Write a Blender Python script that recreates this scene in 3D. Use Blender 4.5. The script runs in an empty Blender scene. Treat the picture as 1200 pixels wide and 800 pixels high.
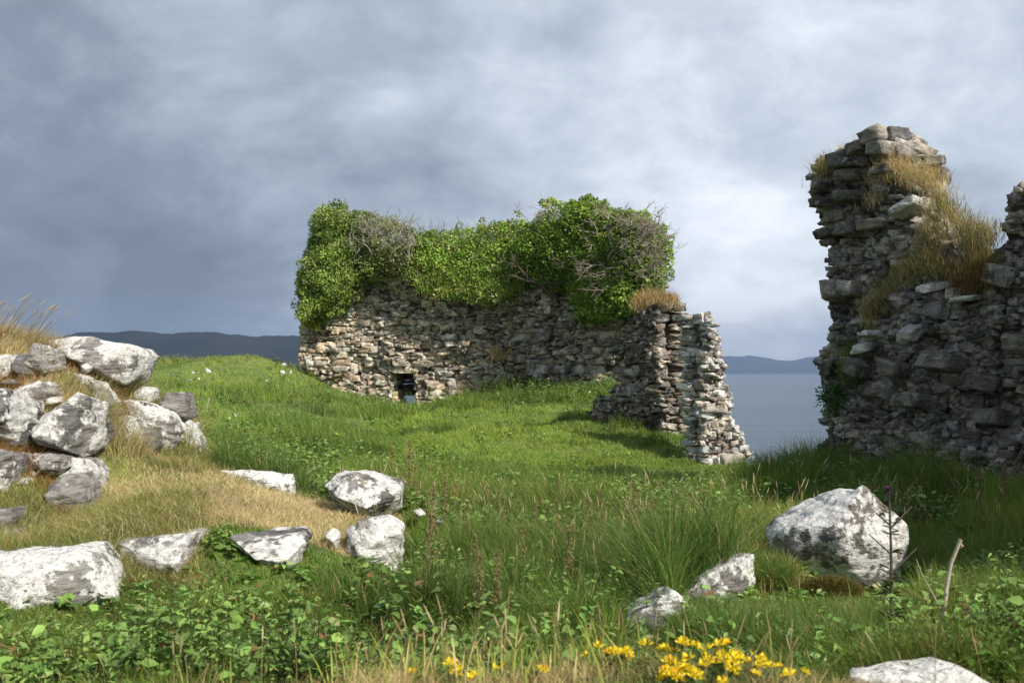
import bpy, bmesh, math, random
import numpy as np
from mathutils import Vector, Matrix, noise as mnoise

random.seed(11)
RNG = np.random.default_rng(11)
SC = bpy.context.scene
COL = SC.collection

# ------------------------------------------------------------------ camera, sky, sun
FPX = 1150.0                 # focal length in photo pixels (1200 wide)
HZ = 435.0                   # horizon row in the photo
cam_d = bpy.data.cameras.new('camera')
cam = bpy.data.objects.new('camera', cam_d)
COL.objects.link(cam)
cam.location = (0, 0, 0)
cam.rotation_euler = (math.radians(90), 0, 0)
cam_d.sensor_width = 36
cam_d.lens = 36 * FPX / 1200
cam_d.shift_y = (HZ - 400) / 1200
cam_d.clip_start = 0.05
cam_d.clip_end = 40000
cam_d.dof.use_dof = True
cam_d.dof.focus_distance = 13
cam_d.dof.aperture_fstop = 6.3
SC.camera = cam

SUN_DIR = Vector((0.68, -0.73, 0.0)).normalized()      # horizontal direction to the sun
SUN_EL = math.radians(40)
sd = (SUN_DIR * math.cos(SUN_EL) + Vector((0, 0, math.sin(SUN_EL)))).normalized()
sun_d = bpy.data.lights.new('sun', 'SUN')
sun = bpy.data.objects.new('sun', sun_d)
COL.objects.link(sun)
sun_d.energy = 5.0
sun_d.angle = math.radians(0.6)
sun_d.color = (1.0, 0.93, 0.82)
sun.rotation_euler = sd.to_track_quat('Z', 'Y').to_euler()

SC.view_settings.view_transform = 'Standard'
SC.view_settings.look = 'None'
SC.view_settings.gamma = 1
SC.view_settings.exposure = 0.42
SC.view_settings.use_curve_mapping = False
try:
    SC.cycles.use_denoising = True
    SC.cycles.max_bounces = 6
    SC.cycles.transparent_max_bounces = 8
    SC.cycles.volume_bounces = 0
except Exception:
    pass


class NT:
    """small node-tree helper"""
    def __init__(s, tree):
        s.t = tree
        s.n = tree.nodes
        s.l = tree.links
        s.n.clear()

    def new(s, typ, **kw):
        n = s.n.new(typ)
        for k, v in kw.items():
            setattr(n, k, v)
        return n

    def put(s, sock, v):
        if hasattr(v, 'is_linked') or isinstance(v, bpy.types.NodeSocket):
            s.l.new(v, sock)
        elif v is not None:
            if isinstance(v, tuple) and len(v) == 3 and sock.type == 'RGBA':
                v = v + (1,)
            sock.default_value = v

    def math(s, op, a, b=None, c=None, clamp=False):
        n = s.new('ShaderNodeMath', operation=op, use_clamp=clamp)
        s.put(n.inputs[0], a)
        if b is not None: s.put(n.inputs[1], b)
        if c is not None: s.put(n.inputs[2], c)
        return n.outputs[0]

    def vmath(s, op, a, b=None):
        n = s.new('ShaderNodeVectorMath', operation=op)
        s.put(n.inputs[0], a)
        if b is not None: s.put(n.inputs[1], b)
        return n.outputs['Value'] if op in ('DOT_PRODUCT', 'LENGTH') else n.outputs[0]

    def noise(s, vec, scale, detail=5, rough=.55, dist=0.0):
        n = s.new('ShaderNodeTexNoise')
        s.put(n.inputs['Vector'], vec)
        n.inputs['Scale'].default_value = scale
        n.inputs['Detail'].default_value = detail
        n.inputs['Roughness'].default_value = rough
        n.inputs['Distortion'].default_value = dist
        return n.outputs[0]

    def ramp(s, fac, lo, hi, a=0.0, b=1.0, smooth=True):
        n = s.new('ShaderNodeMapRange', clamp=True)
        if smooth: n.interpolation_type = 'SMOOTHSTEP'
        s.put(n.inputs[0], fac)
        for i, v in enumerate((lo, hi, a, b)):
            s.put(n.inputs[1 + i], v)
        return n.outputs[0]

    def mix(s, fac, a, b, blend='MIX'):
        n = s.new('ShaderNodeMix', data_type='RGBA', blend_type=blend)
        s.put(n.inputs[0], fac)
        s.put(n.inputs[6], a)
        s.put(n.inputs[7], b)
        return n.outputs[2]

    def scale(s, col, k):
        n = s.new('ShaderNodeVectorMath', operation='SCALE')
        s.put(n.inputs[0], col)
        s.put(n.inputs['Scale'], k)
        return n.outputs[0]


def make_world():
    w = bpy.data.worlds.new('World')
    SC.world = w
    w.use_nodes = True
    t = NT(w.node_tree)
    tc = t.new('ShaderNodeTexCoord')
    d = t.vmath('NORMALIZE', tc.outputs['Generated'])
    sep = t.new('ShaderNodeSeparateXYZ')
    t.l.new(d, sep.inputs[0])
    x, y, z = sep.outputs
    zz = t.math('ADD', t.math('ABSOLUTE', z), 0.55)
    comb = t.new('ShaderNodeCombineXYZ')
    t.put(comb.inputs[0], t.math('DIVIDE', x, zz))
    t.put(comb.inputs[1], t.math('DIVIDE', y, zz))
    uv = comb.outputs[0]
    mp = t.new('ShaderNodeMapping')
    t.l.new(uv, mp.inputs[0])
    mp.inputs['Location'].default_value = (3.1, 1.7, 0)
    mp.inputs['Rotation'].default_value = (0, 0, 0.35)
    mp.inputs['Scale'].default_value = (1.7, 2.0, 1)
    n_big = t.noise(mp.outputs[0], 0.7, 4, .5, .3)
    n_mid = t.noise(mp.outputs[0], 2.0, 7, .55, .4)
    n_fine = t.noise(mp.outputs[0], 5.0, 9, .62, .35)
    v = t.math('ADD', t.math('MULTIPLY', n_big, .36), t.math('MULTIPLY', n_mid, .40))
    v = t.math('ADD', v, t.math('MULTIPLY', n_fine, .24))            # about .5 +- .15
    v = t.math('MULTIPLY', t.math('SUBTRACT', v, .5), 2.15)

    def lobe(px, py, width, amt):
        dv = Vector(((px - 600) / FPX, 1, (HZ - py) / FPX)).normalized()
        a = t.vmath('DOT_PRODUCT', d, tuple(dv))
        return t.math('MULTIPLY', t.ramp(a, math.cos(width), 1.0), amt)
    base = 0.485
    s = t.math('ADD', v, base)
    for args in ((150, 240, .40, -.29), (-100, 330, .35, -.08), (700, -40, .55, .15), (890, 365, .17, .34), (1150, 60, .4, .10),
                 (560, 300, .2, -.06), (1000, 200, .15, -.10), (330, 395, .10, .16), (40, 60, .22, .10), (250, 350, .12, -.08)):
        s = t.math('ADD', s, lobe(*args))
    cr = t.new('ShaderNodeValToRGB')
    t.l.new(s, cr.inputs[0])
    e = cr.color_ramp.elements
    e[0].position, e[0].color = 0.0, (0.135, 0.160, 0.200, 1)
    e[1].position, e[1].color = 1.0, (0.88, 0.92, 0.97, 1)
    for p, c in ((.25, (0.210, 0.245, 0.302)), (.5, (0.36, 0.415, 0.485)), (.72, (0.55, 0.61, 0.68))):
        k = e.new(p)
        k.color = c + (1,)
    sky = t.new('ShaderNodeTexSky', sky_type='NISHITA')
    sky.sun_disc = False
    sky.sun_elevation = SUN_EL
    sky.sun_rotation = math.atan2(SUN_DIR.x, SUN_DIR.y)
    b1 = t.new('ShaderNodeBackground')
    t.l.new(sky.outputs[0], b1.inputs[0])
    b1.inputs[1].default_value = 0.08
    b2 = t.new('ShaderNodeBackground')
    t.l.new(cr.outputs[0], b2.inputs[0])
    b2.inputs[1].default_value = 1.0
    mx = t.new('ShaderNodeMixShader')
    mx.inputs[0].default_value = 0.93
    t.l.new(b1.outputs[0], mx.inputs[1])
    t.l.new(b2.outputs[0], mx.inputs[2])
    out = t.new('ShaderNodeOutputWorld')
    t.l.new(mx.outputs[0], out.inputs[0])


make_world()


# ------------------------------------------------------------------ helpers
def PX(px, py, Y):
    return np.array([(px - 600) / FPX * Y, Y, (HZ - py) / FPX * Y])


def tag(o, label=None, cat=None, group=None, kind=None):
    if label: o['label'] = label
    if cat: o['category'] = cat
    if group: o['group'] = group
    if kind: o['kind'] = kind
    return o


WORLD = set()


def empty(name, loc, local=False):
    o = bpy.data.objects.new(name, None)
    if not local: WORLD.add(o.name)
    o.empty_display_size = .2
    o.location = loc
    COL.objects.link(o)
    return o


def mesh_obj(name, V, F, mat, parent=None, colors=None, smooth=False, origin=None):
    """V (N,3) world (or parent space) points, F list of int arrays of equal row length, or one array"""
    if not isinstance(F, (list, tuple)): F = [F]
    F = [np.asarray(f, dtype=np.int32) for f in F if len(f)]
    V = np.asarray(V, dtype=np.float32)
    loc = np.zeros(3)
    if origin is not None:
        loc = np.asarray(origin, dtype=np.float64)
        V = V - loc.astype(np.float32)
    elif parent is not None and parent.name in WORLD:      # built in place: move into the parent's space
        V = V - np.array(parent.location, dtype=np.float32)
    me = bpy.data.meshes.new(name)
    me.vertices.add(len(V))
    me.vertices.foreach_set('co', V.ravel())
    li = np.concatenate([f.ravel() for f in F])
    tot = np.concatenate([np.full(len(f), f.shape[1], dtype=np.int32) for f in F])
    st = np.concatenate([[0], np.cumsum(tot)[:-1]]).astype(np.int32)
    me.loops.add(len(li))
    me.loops.foreach_set('vertex_index', li)
    me.polygons.add(len(tot))
    me.polygons.foreach_set('loop_start', st)
    try:
        me.polygons.foreach_set('loop_total', tot)
    except Exception:
        pass
    if smooth:
        me.polygons.foreach_set('use_smooth', np.ones(len(tot), dtype=bool))
    me.update(calc_edges=True)
    if colors is not None:
        ca = me.color_attributes.new('Col', 'FLOAT_COLOR', 'POINT')
        c = np.ones((len(V), 4), dtype=np.float32)
        c[:, :3] = colors
        ca.data.foreach_set('color', c.ravel())
    me.materials.append(mat)
    o = bpy.data.objects.new(name, me)
    o.location = loc
    COL.objects.link(o)
    if parent is not None: o.parent = parent
    return o


def hash2(ix, iy, seed):
    h = (ix.astype(np.int64) * 374761393 + iy.astype(np.int64) * 668265263 + seed * 144665) & 0x7fffffff
    h = ((h ^ (h >> 13)) * 1274126177) & 0x7fffffff
    return ((h ^ (h >> 16)) & 0xffff) / 65535.0


def vnoise(x, y, seed=0):
    x = np.asarray(x, float); y = np.asarray(y, float)
    ix = np.floor(x); iy = np.floor(y)
    fx = x - ix; fy = y - iy
    fx = fx * fx * (3 - 2 * fx); fy = fy * fy * (3 - 2 * fy)
    ix = ix.astype(np.int64); iy = iy.astype(np.int64)
    a = hash2(ix, iy, seed); b = hash2(ix + 1, iy, seed)
    c = hash2(ix, iy + 1, seed); d = hash2(ix + 1, iy + 1, seed)
    return (a * (1 - fx) + b * fx) * (1 - fy) + (c * (1 - fx) + d * fx) * fy


def fbm(x, y, seed=0, octv=4):
    s, a, t = 0, .5, 0
    for i in range(octv):
        s = s + a * vnoise(x, y, seed + i * 17); t += a
        a *= .5; x = x * 2.03; y = y * 2.03
    return s / t


def sstep(x, a, b):
    t = np.clip((x - a) / (b - a), 0, 1)
    return t * t * (3 - 2 * t)


def in_poly(poly, x, y):
    x = np.asarray(x, float); y = np.asarray(y, float)
    r = np.zeros(x.shape, bool)
    n = len(poly)
    for i in range(n):
        x0, y0 = poly[i]; x1, y1 = poly[(i + 1) % n]
        if y0 == y1: continue
        c = ((y0 > y) != (y1 > y)) & (x < (x1 - x0) * (y - y0) / (y1 - y0) + x0)
        r ^= c
    return r


def poly_inside_dist(poly, x, y):
    """distance to the outline"""
    d = np.full(np.shape(x), 1e9)
    n = len(poly)
    for i in range(n):
        a = np.array(poly[i], float); b = np.array(poly[(i + 1) % n], float)
        ab = b - a
        t = np.clip(((x - a[0]) * ab[0] + (y - a[1]) * ab[1]) / max(1e-9, ab @ ab), 0, 1)
        d = np.minimum(d, np.hypot(x - a[0] - t * ab[0], y - a[1] - t * ab[1]))
    return d


def tubes(lines, sides=5):
    """lines: list of (points (n,3), radii (n,)) -> V, F"""
    Vs, Fs, off = [], [], 0
    for P, R in lines:
        P = np.asarray(P, float); R = np.asarray(R, float)
        n = len(P)
        T = np.gradient(P, axis=0)
        T /= np.maximum(1e-9, np.linalg.norm(T, axis=1))[:, None]
        ref = np.array([0.3, 0.9, 0.2]) if abs(T[0, 2]) > .8 else np.array([0, 0, 1.0])
        A = np.cross(T, ref); A /= np.maximum(1e-9, np.linalg.norm(A, axis=1))[:, None]
        B = np.cross(T, A)
        ang = np.arange(sides) * 2 * math.pi / sides
        ring = (A[:, None, :] * np.cos(ang)[None, :, None] + B[:, None, :] * np.sin(ang)[None, :, None]) * R[:, None, None] + P[:, None, :]
        Vs.append(ring.reshape(-1, 3))
        i = np.arange(n - 1)[:, None] * sides; j = np.arange(sides)[None, :]; k = (j + 1) % sides
        Fs.append(np.stack([i + j, i + k, i + sides + k, i + sides + j], -1).reshape(-1, 4) + off)
        off += n * sides
    return np.concatenate(Vs), np.concatenate(Fs)


def blades(base, h, w, lean, az, cols, K=2, tipcol=None):
    """vectorised grass blades: base (N,3), height, width, lean (N,2) sideways offset at the tip as a share of h, az width direction"""
    N = len(base)
    t = np.linspace(0, 1, K + 1)
    wd = np.stack([np.cos(az), np.sin(az), np.zeros(N)], 1)
    L = np.hypot(lean[:, 0], lean[:, 1])
    V = np.zeros((N, 2 * K + 1, 3), np.float32)
    C = np.zeros((N, 2 * K + 1, 3), np.float32)
    if tipcol is None: tipcol = cols
    for i, ti in enumerate(t):
        p = base.copy()
        p[:, :2] += lean * (h * ti ** 1.8)[:, None]
        p[:, 2] += h * ti * (1 - .35 * np.minimum(L, 1.2) * ti)
        c = cols * (1 - ti) + tipcol * ti
        if i < K:
            ww = (w * (1 - ti ** 1.5 * .75) * .5)[:, None] * wd
            V[:, 2 * i] = p - ww; V[:, 2 * i + 1] = p + ww
            C[:, 2 * i] = c; C[:, 2 * i + 1] = c
        else:
            V[:, 2 * K] = p; C[:, 2 * K] = c
    n = 2 * K + 1
    o = (np.arange(N) * n)[:, None]
    q = [np.array([[2 * i, 2 * i + 1, 2 * i + 3, 2 * i + 2]]) + o for i in range(K - 1)]
    quads = np.concatenate(q) if q else np.zeros((0, 4), int)
    tris = np.array([[2 * K - 2, 2 * K - 1, 2 * K]]) + o
    return V.reshape(-1, 3), [quads, tris], C.reshape(-1, 3)


LEAF_T = np.array([[0, 0, 0], [.32, .36, .07], [.32, -.36, .07], [.4, 0, -.03], [.72, .22, .03], [.72, -.22, .03], [1, 0, -.10]])
LEAF_F = np.array([[0, 3, 1], [0, 2, 3], [3, 4, 1], [3, 2, 5], [3, 6, 4], [3, 5, 6]])
SLEAF_T = np.array([[0, 0, 0], [.45, .38, .06], [.45, -.38, .06], [1, 0, -.05]])
SLEAF_F = np.array([[0, 2, 3], [0, 3, 1]])


def leaves(pos, axis, nrm, size, cols, ratio=1.0, simple=False):
    T, F = (SLEAF_T, SLEAF_F) if simple else (LEAF_T, LEAF_F)
    axis = axis / np.maximum(1e-9, np.linalg.norm(axis, axis=1))[:, None]
    side = np.cross(nrm, axis)
    side /= np.maximum(1e-9, np.linalg.norm(side, axis=1))[:, None]
    up = np.cross(axis, side)
    N = len(pos)
    s = size[:, None, None]
    V = pos[:, None, :] + s * (axis[:, None, :] * T[None, :, 0:1] + ratio * side[:, None, :] * T[None, :, 1:2] + up[:, None, :] * T[None, :, 2:3])
    k = len(T)
    Fa = (F[None] + (np.arange(N) * k)[:, None, None]).reshape(-1, 3)
    C = np.repeat(cols, k, axis=0)
    return V.reshape(-1, 3), Fa, C


def rand_dirs(n, rng=RNG):
    v = rng.normal(size=(n, 3))
    return v / np.linalg.norm(v, axis=1)[:, None]


class Acc:
    """collects pieces into one mesh"""
    def __init__(s): s.V, s.F3, s.F4, s.C, s.n = [], [], [], [], 0

    def add(s, V, F, C=None):
        for f in (F if isinstance(F, (list, tuple)) else [F]):
            if len(f): (s.F3 if f.shape[1] == 3 else s.F4).append(np.asarray(f) + s.n)
        s.V.append(V)
        s.C.append(np.broadcast_to(np.array((.5, .5, .5)) if C is None else C, (len(V), 3)))
        s.n += len(V)

    def build(s, name, mat, parent=None, smooth=False, origin=None):
        F = []
        if s.F4: F.append(np.concatenate(s.F4))
        if s.F3: F.append(np.concatenate(s.F3))
        return mesh_obj(name, np.concatenate(s.V), F, mat, parent, np.concatenate(s.C), smooth, origin)


# ------------------------------------------------------------------ materials
def new_mat(name):
    m = bpy.data.materials.new(name)
    m.use_nodes = True
    return m, NT(m.node_tree)


def leaf_mat(name, trans=.35, rough=.55, spec=.25):
    m, t = new_mat(name)
    at = t.new('ShaderNodeAttribute', attribute_name='Col')
    g = t.new('ShaderNodeNewGeometry')
    n = t.noise(g.outputs['Position'], 1.3, 3)
    c = t.mix(t.ramp(n, .3, .7), t.scale(at.outputs['Color'], .82), t.scale(at.outputs['Color'], 1.15))
    p = t.new('ShaderNodeBsdfPrincipled')
    t.put(p.inputs['Base Color'], c)
    p.inputs['Roughness'].default_value = rough
    p.inputs['Specular IOR Level'].default_value = spec
    tr = t.new('ShaderNodeBsdfTranslucent')
    t.put(tr.inputs[0], t.mix(.5, c, t.mix(1.0, c, (1.0, 1.0, .55), 'MULTIPLY')))
    mx = t.new('ShaderNodeMixShader')
    mx.inputs[0].default_value = trans
    t.l.new(p.outputs[0], mx.inputs[1]); t.l.new(tr.outputs[0], mx.inputs[2])
    o = t.new('ShaderNodeOutputMaterial')
    t.l.new(mx.outputs[0], o.inputs[0])
    return m


def rock_mat(name, base=(.20, .19, .18), dark=(.075, .072, .07), white=.5, scale=1.0, lichen=(.74, .73, .70), warm=.3, shift=0.0):
    m, t = new_mat(name)
    g = t.new('ShaderNodeNewGeometry')
    pos = t.vmath('ADD', g.outputs['Position'], (shift * 1.7, shift, -shift * .6))
    at = t.new('ShaderNodeAttribute', attribute_name='Col')
    n1 = t.noise(pos, 2.2 * scale, 6, .6)
    c = t.mix(t.ramp(n1, .35, .68), dark, base)
    # streaky grain
    mp = t.new('ShaderNodeMapping'); t.l.new(pos, mp.inputs[0]); mp.inputs['Scale'].default_value = (1.2, 1.2, 6); mp.inputs['Rotation'].default_value = (.35, .5, 0)
    gr = t.noise(mp.outputs[0], 7 * scale, 5, .65)
    c = t.mix(t.ramp(gr, .40, .62, .0, .5), c, t.scale(c, 1.7))
    c = t.mix(t.ramp(gr, .52, .36, .0, .55), c, t.scale(c, .45))
    # warm staining
    n2 = t.noise(pos, 3.3 * scale, 4, .5)
    c = t.mix(t.ramp(n2, .55, .75, 0, warm), c, (.23, .15, .075))
    # crusty white lichen: warped big patches plus round spots
    nz = t.new('ShaderNodeTexNoise'); t.put(nz.inputs['Vector'], pos); nz.inputs['Scale'].default_value = 9 * scale; nz.inputs['Detail'].default_value = 4
    warp = t.vmath('ADD', pos, t.scale(t.vmath('SUBTRACT', nz.outputs['Color'], (.5, .5, .5)), .12 / scale))
    l1 = t.noise(warp, 3.1 * scale, 8, .62)
    l2 = t.noise(pos, 30 * scale, 4, .6)
    lm = t.math('ADD', l1, t.math('MULTIPLY', t.math('SUBTRACT', l2, .5), .16))
    thr = .66 - .32 * white
    m1 = t.ramp(lm, thr, thr + .05)
    vo = t.new('ShaderNodeTexVoronoi'); t.put(vo.inputs['Vector'], warp); vo.inputs['Scale'].default_value = 8 * scale
    sp = t.ramp(t.math('ADD', vo.outputs['Distance'], t.math('MULTIPLY', l2, .22)), .36, .30)
    sp = t.math('MULTIPLY', sp, t.ramp(n2, .42, .5))
    mask = t.math('MAXIMUM', m1, t.math('MULTIPLY', sp, min(1, white * 1.6)))

    lcol = t.mix(t.ramp(l2, .35, .62), tuple(v * .62 for v in lichen), lichen)
    c = t.mix(t.math('MULTIPLY', mask, .92), c, lcol)
    # dark flecks and cracks over the lichen
    fl = t.noise(pos, 46 * scale, 3, .6)
    c = t.mix(t.ramp(fl, .60, .68, 0, .75), c, (.05, .048, .045))
    vc = t.new('ShaderNodeTexVoronoi', feature='DISTANCE_TO_EDGE'); t.put(vc.inputs['Vector'], warp); vc.inputs['Scale'].default_value = 3.2 * scale
    c = t.mix(t.math('MULTIPLY', t.ramp(vc.outputs['Distance'], .010, .0, 0, .6), t.ramp(n2, .46, .60)), c, (.04, .038, .035))
    # per-stone tone carried by the mesh (1 = neutral)
    c = t.mix(1.0, c, t.scale(at.outputs['Color'], 2.0), 'MULTIPLY')
    # rare orange lichen
    oz = t.noise(pos, 5.5 * scale, 5, .6)
    c = t.mix(t.ramp(oz, .70, .76, 0, .8), c, (.30, .15, .04))
    p = t.new('ShaderNodeBsdfPrincipled')
    t.put(p.inputs['Base Color'], c)
    p.inputs['Roughness'].default_value = .9
    p.inputs['Specular IOR Level'].default_value = .2
    b = t.new('ShaderNodeBump')
    b.inputs['Strength'].default_value = .95
    b.inputs['Distance'].default_value = .03 / scale
    hgt = t.math('ADD', t.math('ADD', t.noise(pos, 14 * scale, 8, .65), t.math('MULTIPLY', gr, .8)), t.math('MULTIPLY', mask, .12))
    t.put(b.inputs['Height'], hgt)
    t.l.new(b.outputs[0], p.inputs['Normal'])
    o = t.new('ShaderNodeOutputMaterial')
    t.l.new(p.outputs[0], o.inputs[0])
    return m


def plain_mat(name, col, rough=.8, var=.3, scale=20, use_attr=False):
    m, t = new_mat(name)
    g = t.new('ShaderNodeNewGeometry')
    n = t.noise(g.outputs['Position'], scale, 5, .6)
    src = col
    if use_attr:
        src = t.new('ShaderNodeAttribute', attribute_name='Col').outputs['Color']
    c = t.mix(t.ramp(n, .3, .7), t.mix(1.0, src, (1 - var,) * 3, 'MULTIPLY'), t.mix(1.0, src, (1.0, 1.0, 1.0), 'MULTIPLY'))
    p = t.new('ShaderNodeBsdfPrincipled')
    t.put(p.inputs['Base Color'], c)
    p.inputs['Roughness'].default_value = rough
    p.inputs['Specular IOR Level'].default_value = .2
    b = t.new('ShaderNodeBump'); b.inputs['Strength'].default_value = .4; b.inputs['Distance'].default_value = .01
    t.put(b.inputs['Height'], n); t.l.new(b.outputs[0], p.inputs['Normal'])
    o = t.new('ShaderNodeOutputMaterial'); t.l.new(p.outputs[0], o.inputs[0])
    return m


M_GRASS = leaf_mat('grass_blades', .4, .5, .3)
M_LEAF = leaf_mat('leaves', .28, .45, .35)
M_STRAW = leaf_mat('straw', .3, .7, .15)
M_ROCK = rock_mat('lichen_rock', white=.62)
M_ROCK_WHITE = rock_mat('white_lichen_rock', white=.72, base=(.27, .255, .235), dark=(.12, .115, .11))
M_ROCK_GREY = rock_mat('grey_rock', white=.25, base=(.24, .225, .21), dark=(.10, .096, .09))
M_ROCK_DARK = rock_mat('dark_rock', white=.10, base=(.10, .10, .10), dark=(.04, .04, .04))
M_WALL = rock_mat('beige_masonry', white=.48, base=(.42, .35, .26), dark=(.15, .125, .095), scale=1.5, lichen=(.60, .56, .48), warm=.4)  # the beige stone's own colour, used on both wall sections
M_PILLAR = rock_mat('pale_masonry', white=.60, base=(.34, .30, .25), dark=(.12, .105, .09), scale=1.7, lichen=(.68, .65, .60), warm=.4)
M_STUMP = rock_mat('shaded_brown_masonry', white=.34, base=(.29, .25, .20), dark=(.10, .088, .072), scale=1.7, lichen=(.60, .57, .51), warm=.45)  # brown stone, darkened to put the shade of the stump's face into the colour
M_TOWER = rock_mat('tower_masonry', white=.26, base=(.31, .285, .25), dark=(.11, .10, .09), scale=1.8, lichen=(.42, .41, .38), warm=.3)
M_ROCK_BLOTCH = rock_mat('blotched_rock', white=.66, base=(.22, .21, .20), dark=(.12, .115, .11), lichen=(.76, .75, .73))
WHITES = [M_ROCK_WHITE, rock_mat('streaked_white_rock', white=.70, base=(.30, .285, .26), dark=(.13, .125, .12), scale=1.45, shift=3.3), rock_mat('spotted_white_rock', white=.70, base=(.33, .31, .285), dark=(.17, .16, .15), scale=.8, shift=7.1, warm=.5)]
GREYS = [M_ROCK, rock_mat('spotted_rock', white=.62, base=(.27, .255, .24), dark=(.12, .115, .11), scale=1.5, shift=5.2), rock_mat('pale_rock', white=.60, base=(.34, .32, .295), dark=(.16, .15, .14), scale=.75, shift=9.4, warm=.5)]
M_CORE = rock_mat('wall_core', white=.0, base=(.16, .135, .105), dark=(.06, .05, .04), scale=3.5, warm=.3)
M_MORTAR = rock_mat('old_mortar', white=.05, base=(.27, .245, .21), dark=(.10, .09, .08), scale=3.0, warm=.3)
M_TWIG = plain_mat('bare_twigs', (.44, .38, .31), .9, .5, 30)
M_STEM = plain_mat('stems', (.2, .2, .1), .8, .3, 40, True)


# ------------------------------------------------------------------ ground
CTRL = [  # photo pixel and distance of points on the turf
    (600, 1400, 1.2), (0, 1400, 1.2), (1200, 1400, 1.2),
    (-200, 850, 2.6), (100, 845, 2.6), (320, 838, 2.6), (500, 812, 2.6), (700, 795, 2.6), (850, 790, 2.5), (950, 812, 2.6), (1100, 826, 2.7), (1300, 830, 2.7),
    (60, 860, 3.3), (250, 862, 3.3), (500, 858, 3.3), (750, 850, 3.3), (950, 850, 3.3), (1150, 810, 3.3),
    (40, 770, 3.9), (200, 795, 4.0), (400, 795, 4.2), (600, 785, 4.3), (800, 780, 4.2), (1000, 790, 4.2), (1200, 745, 4.2),
    (60, 714, 4.25), (128, 728, 4.3), (190, 690, 4.65), (330, 680, 4.75), (440, 670, 5.2), (500, 720, 5.2), (640, 730, 5.3),
    (30, 652, 4.75), (110, 645, 4.85), (190, 621, 5.05), (310, 621, 5.15), (395, 632, 5.5), (480, 650, 6.2),
    (0, 640, 5.1), (60, 618, 5.5), (100, 605, 5.9), (150, 570, 6.5), (200, 585, 5.8), (250, 560, 6.9), (300, 578, 6.8), (340, 584, 7.0), (400, 606, 6.1),
    (430, 610, 6.1), (480, 600, 7.0),
    (120, 560, 6.5), (180, 540, 7.3), (235, 535, 8.2), (260, 552, 8.0), (300, 556, 9.0),
    # earth bank behind the row of stones
    (-60, 415, 6.6), (0, 412, 6.7), (40, 412, 7.3), (70, 425, 7.6), (100, 440, 7.7), (130, 455, 7.9), (165, 470, 8.1), (200, 492, 8.3), (20, 460, 6.5), (60, 480, 6.55), (110, 475, 7.0), (140, 500, 7.35), (-40, 520, 5.9),
    (30, 560, 5.85), (-60, 425, 9.0), (40, 430, 9.5), (110, 462, 9.6), (190, 520, 9.9),
    # field
    (240, 535, 11), (330, 556, 10.2), (420, 575, 9.2), (400, 545, 12), (240, 492, 17), (140, 470, 17), (100, 440, 26), (240, 449, 26), (160, 432, 31), (60, 430, 32), (250, 424, 31.5), (300, 416, 29.5), (300, 424, 36), (348, 434, 29.6),
    (330, 470, 22), (400, 500, 20), (400, 459, 29.0), (440, 469, 29.3), (474, 482, 25.5), (474, 480, 27.5), (473, 482, 29.4), (473, 486, 30.3), (473, 490, 31.2), (505, 473, 29.3), (530, 470, 29.3), (560, 464, 28.9), (610, 458, 28.5), (680, 458, 26.5), (740, 462, 25.5),
    (600, 502, 20), (500, 502, 20), (690, 490, 20), (760, 510, 18.3), (805, 522, 17.3), (850, 548, 15.9), (895, 552, 15.2), (600, 562, 12.5), (500, 600, 9.0), (720, 606, 9.2), (600, 655, 7.4), (760, 580, 12.),
    (700, 690, 6.2), (800, 640, 7.2), (900, 606, 9), (945, 552, 11.0), (1050, 560, 10.0), (1200, 578, 8.7), (1300, 585, 7.8), (930, 560, 12), (870, 575, 12),
    (1024, 708, 5.6), (930, 680, 5.5), (1000, 640, 7.0), (1100, 640, 7.0), (1200, 660, 5.6), (1350, 680, 5.0), (850, 710, 5.1), (770, 752, 4.5), (880, 652, 6.0), (905, 640, 6.2),
    (-300, 480, 17), (-300, 440, 30), (-400, 600, 6), (1600, 600, 8), (1700, 700, 4), (1500, 560, 12),
]
_c = np.array([PX(*c) for c in CTRL])
_cu = np.arctan2(_c[:, 0], _c[:, 1]); _cv = np.log(np.hypot(_c[:, 0], _c[:, 1]))
_n = len(_c)
_A = np.zeros((_n + 3, _n + 3))
_A[:_n, :_n] = np.sqrt((_cu[:, None] - _cu[None]) ** 2 + (_cv[:, None] - _cv[None]) ** 2 + 1e-4)
_A[:_n, :_n] -= np.eye(_n) * 0.004
_A[:_n, _n] = 1; _A[:_n, _n + 1] = _cu; _A[:_n, _n + 2] = _cv
_A[_n:, :_n] = _A[:_n, _n:].T
_W = np.linalg.solve(_A, np.concatenate([_c[:, 2], [0, 0, 0]]))
EDGE = np.array([(-180, 25), (-60, 28), (-32, 40), (-24, 44), (-17, 41), (-13, 37), (-11.5, 33.5), (-9, 31.3), (-3, 31.2), (3, 31), (7.5, 29), (9.5, 24), (11.2, 18.9), (12.6, 16.9), (15, 15.2), (17.5, 13.2), (22, 12.2), (28, 11.4), (35, 11), (50, 12), (180, 25)])


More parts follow.
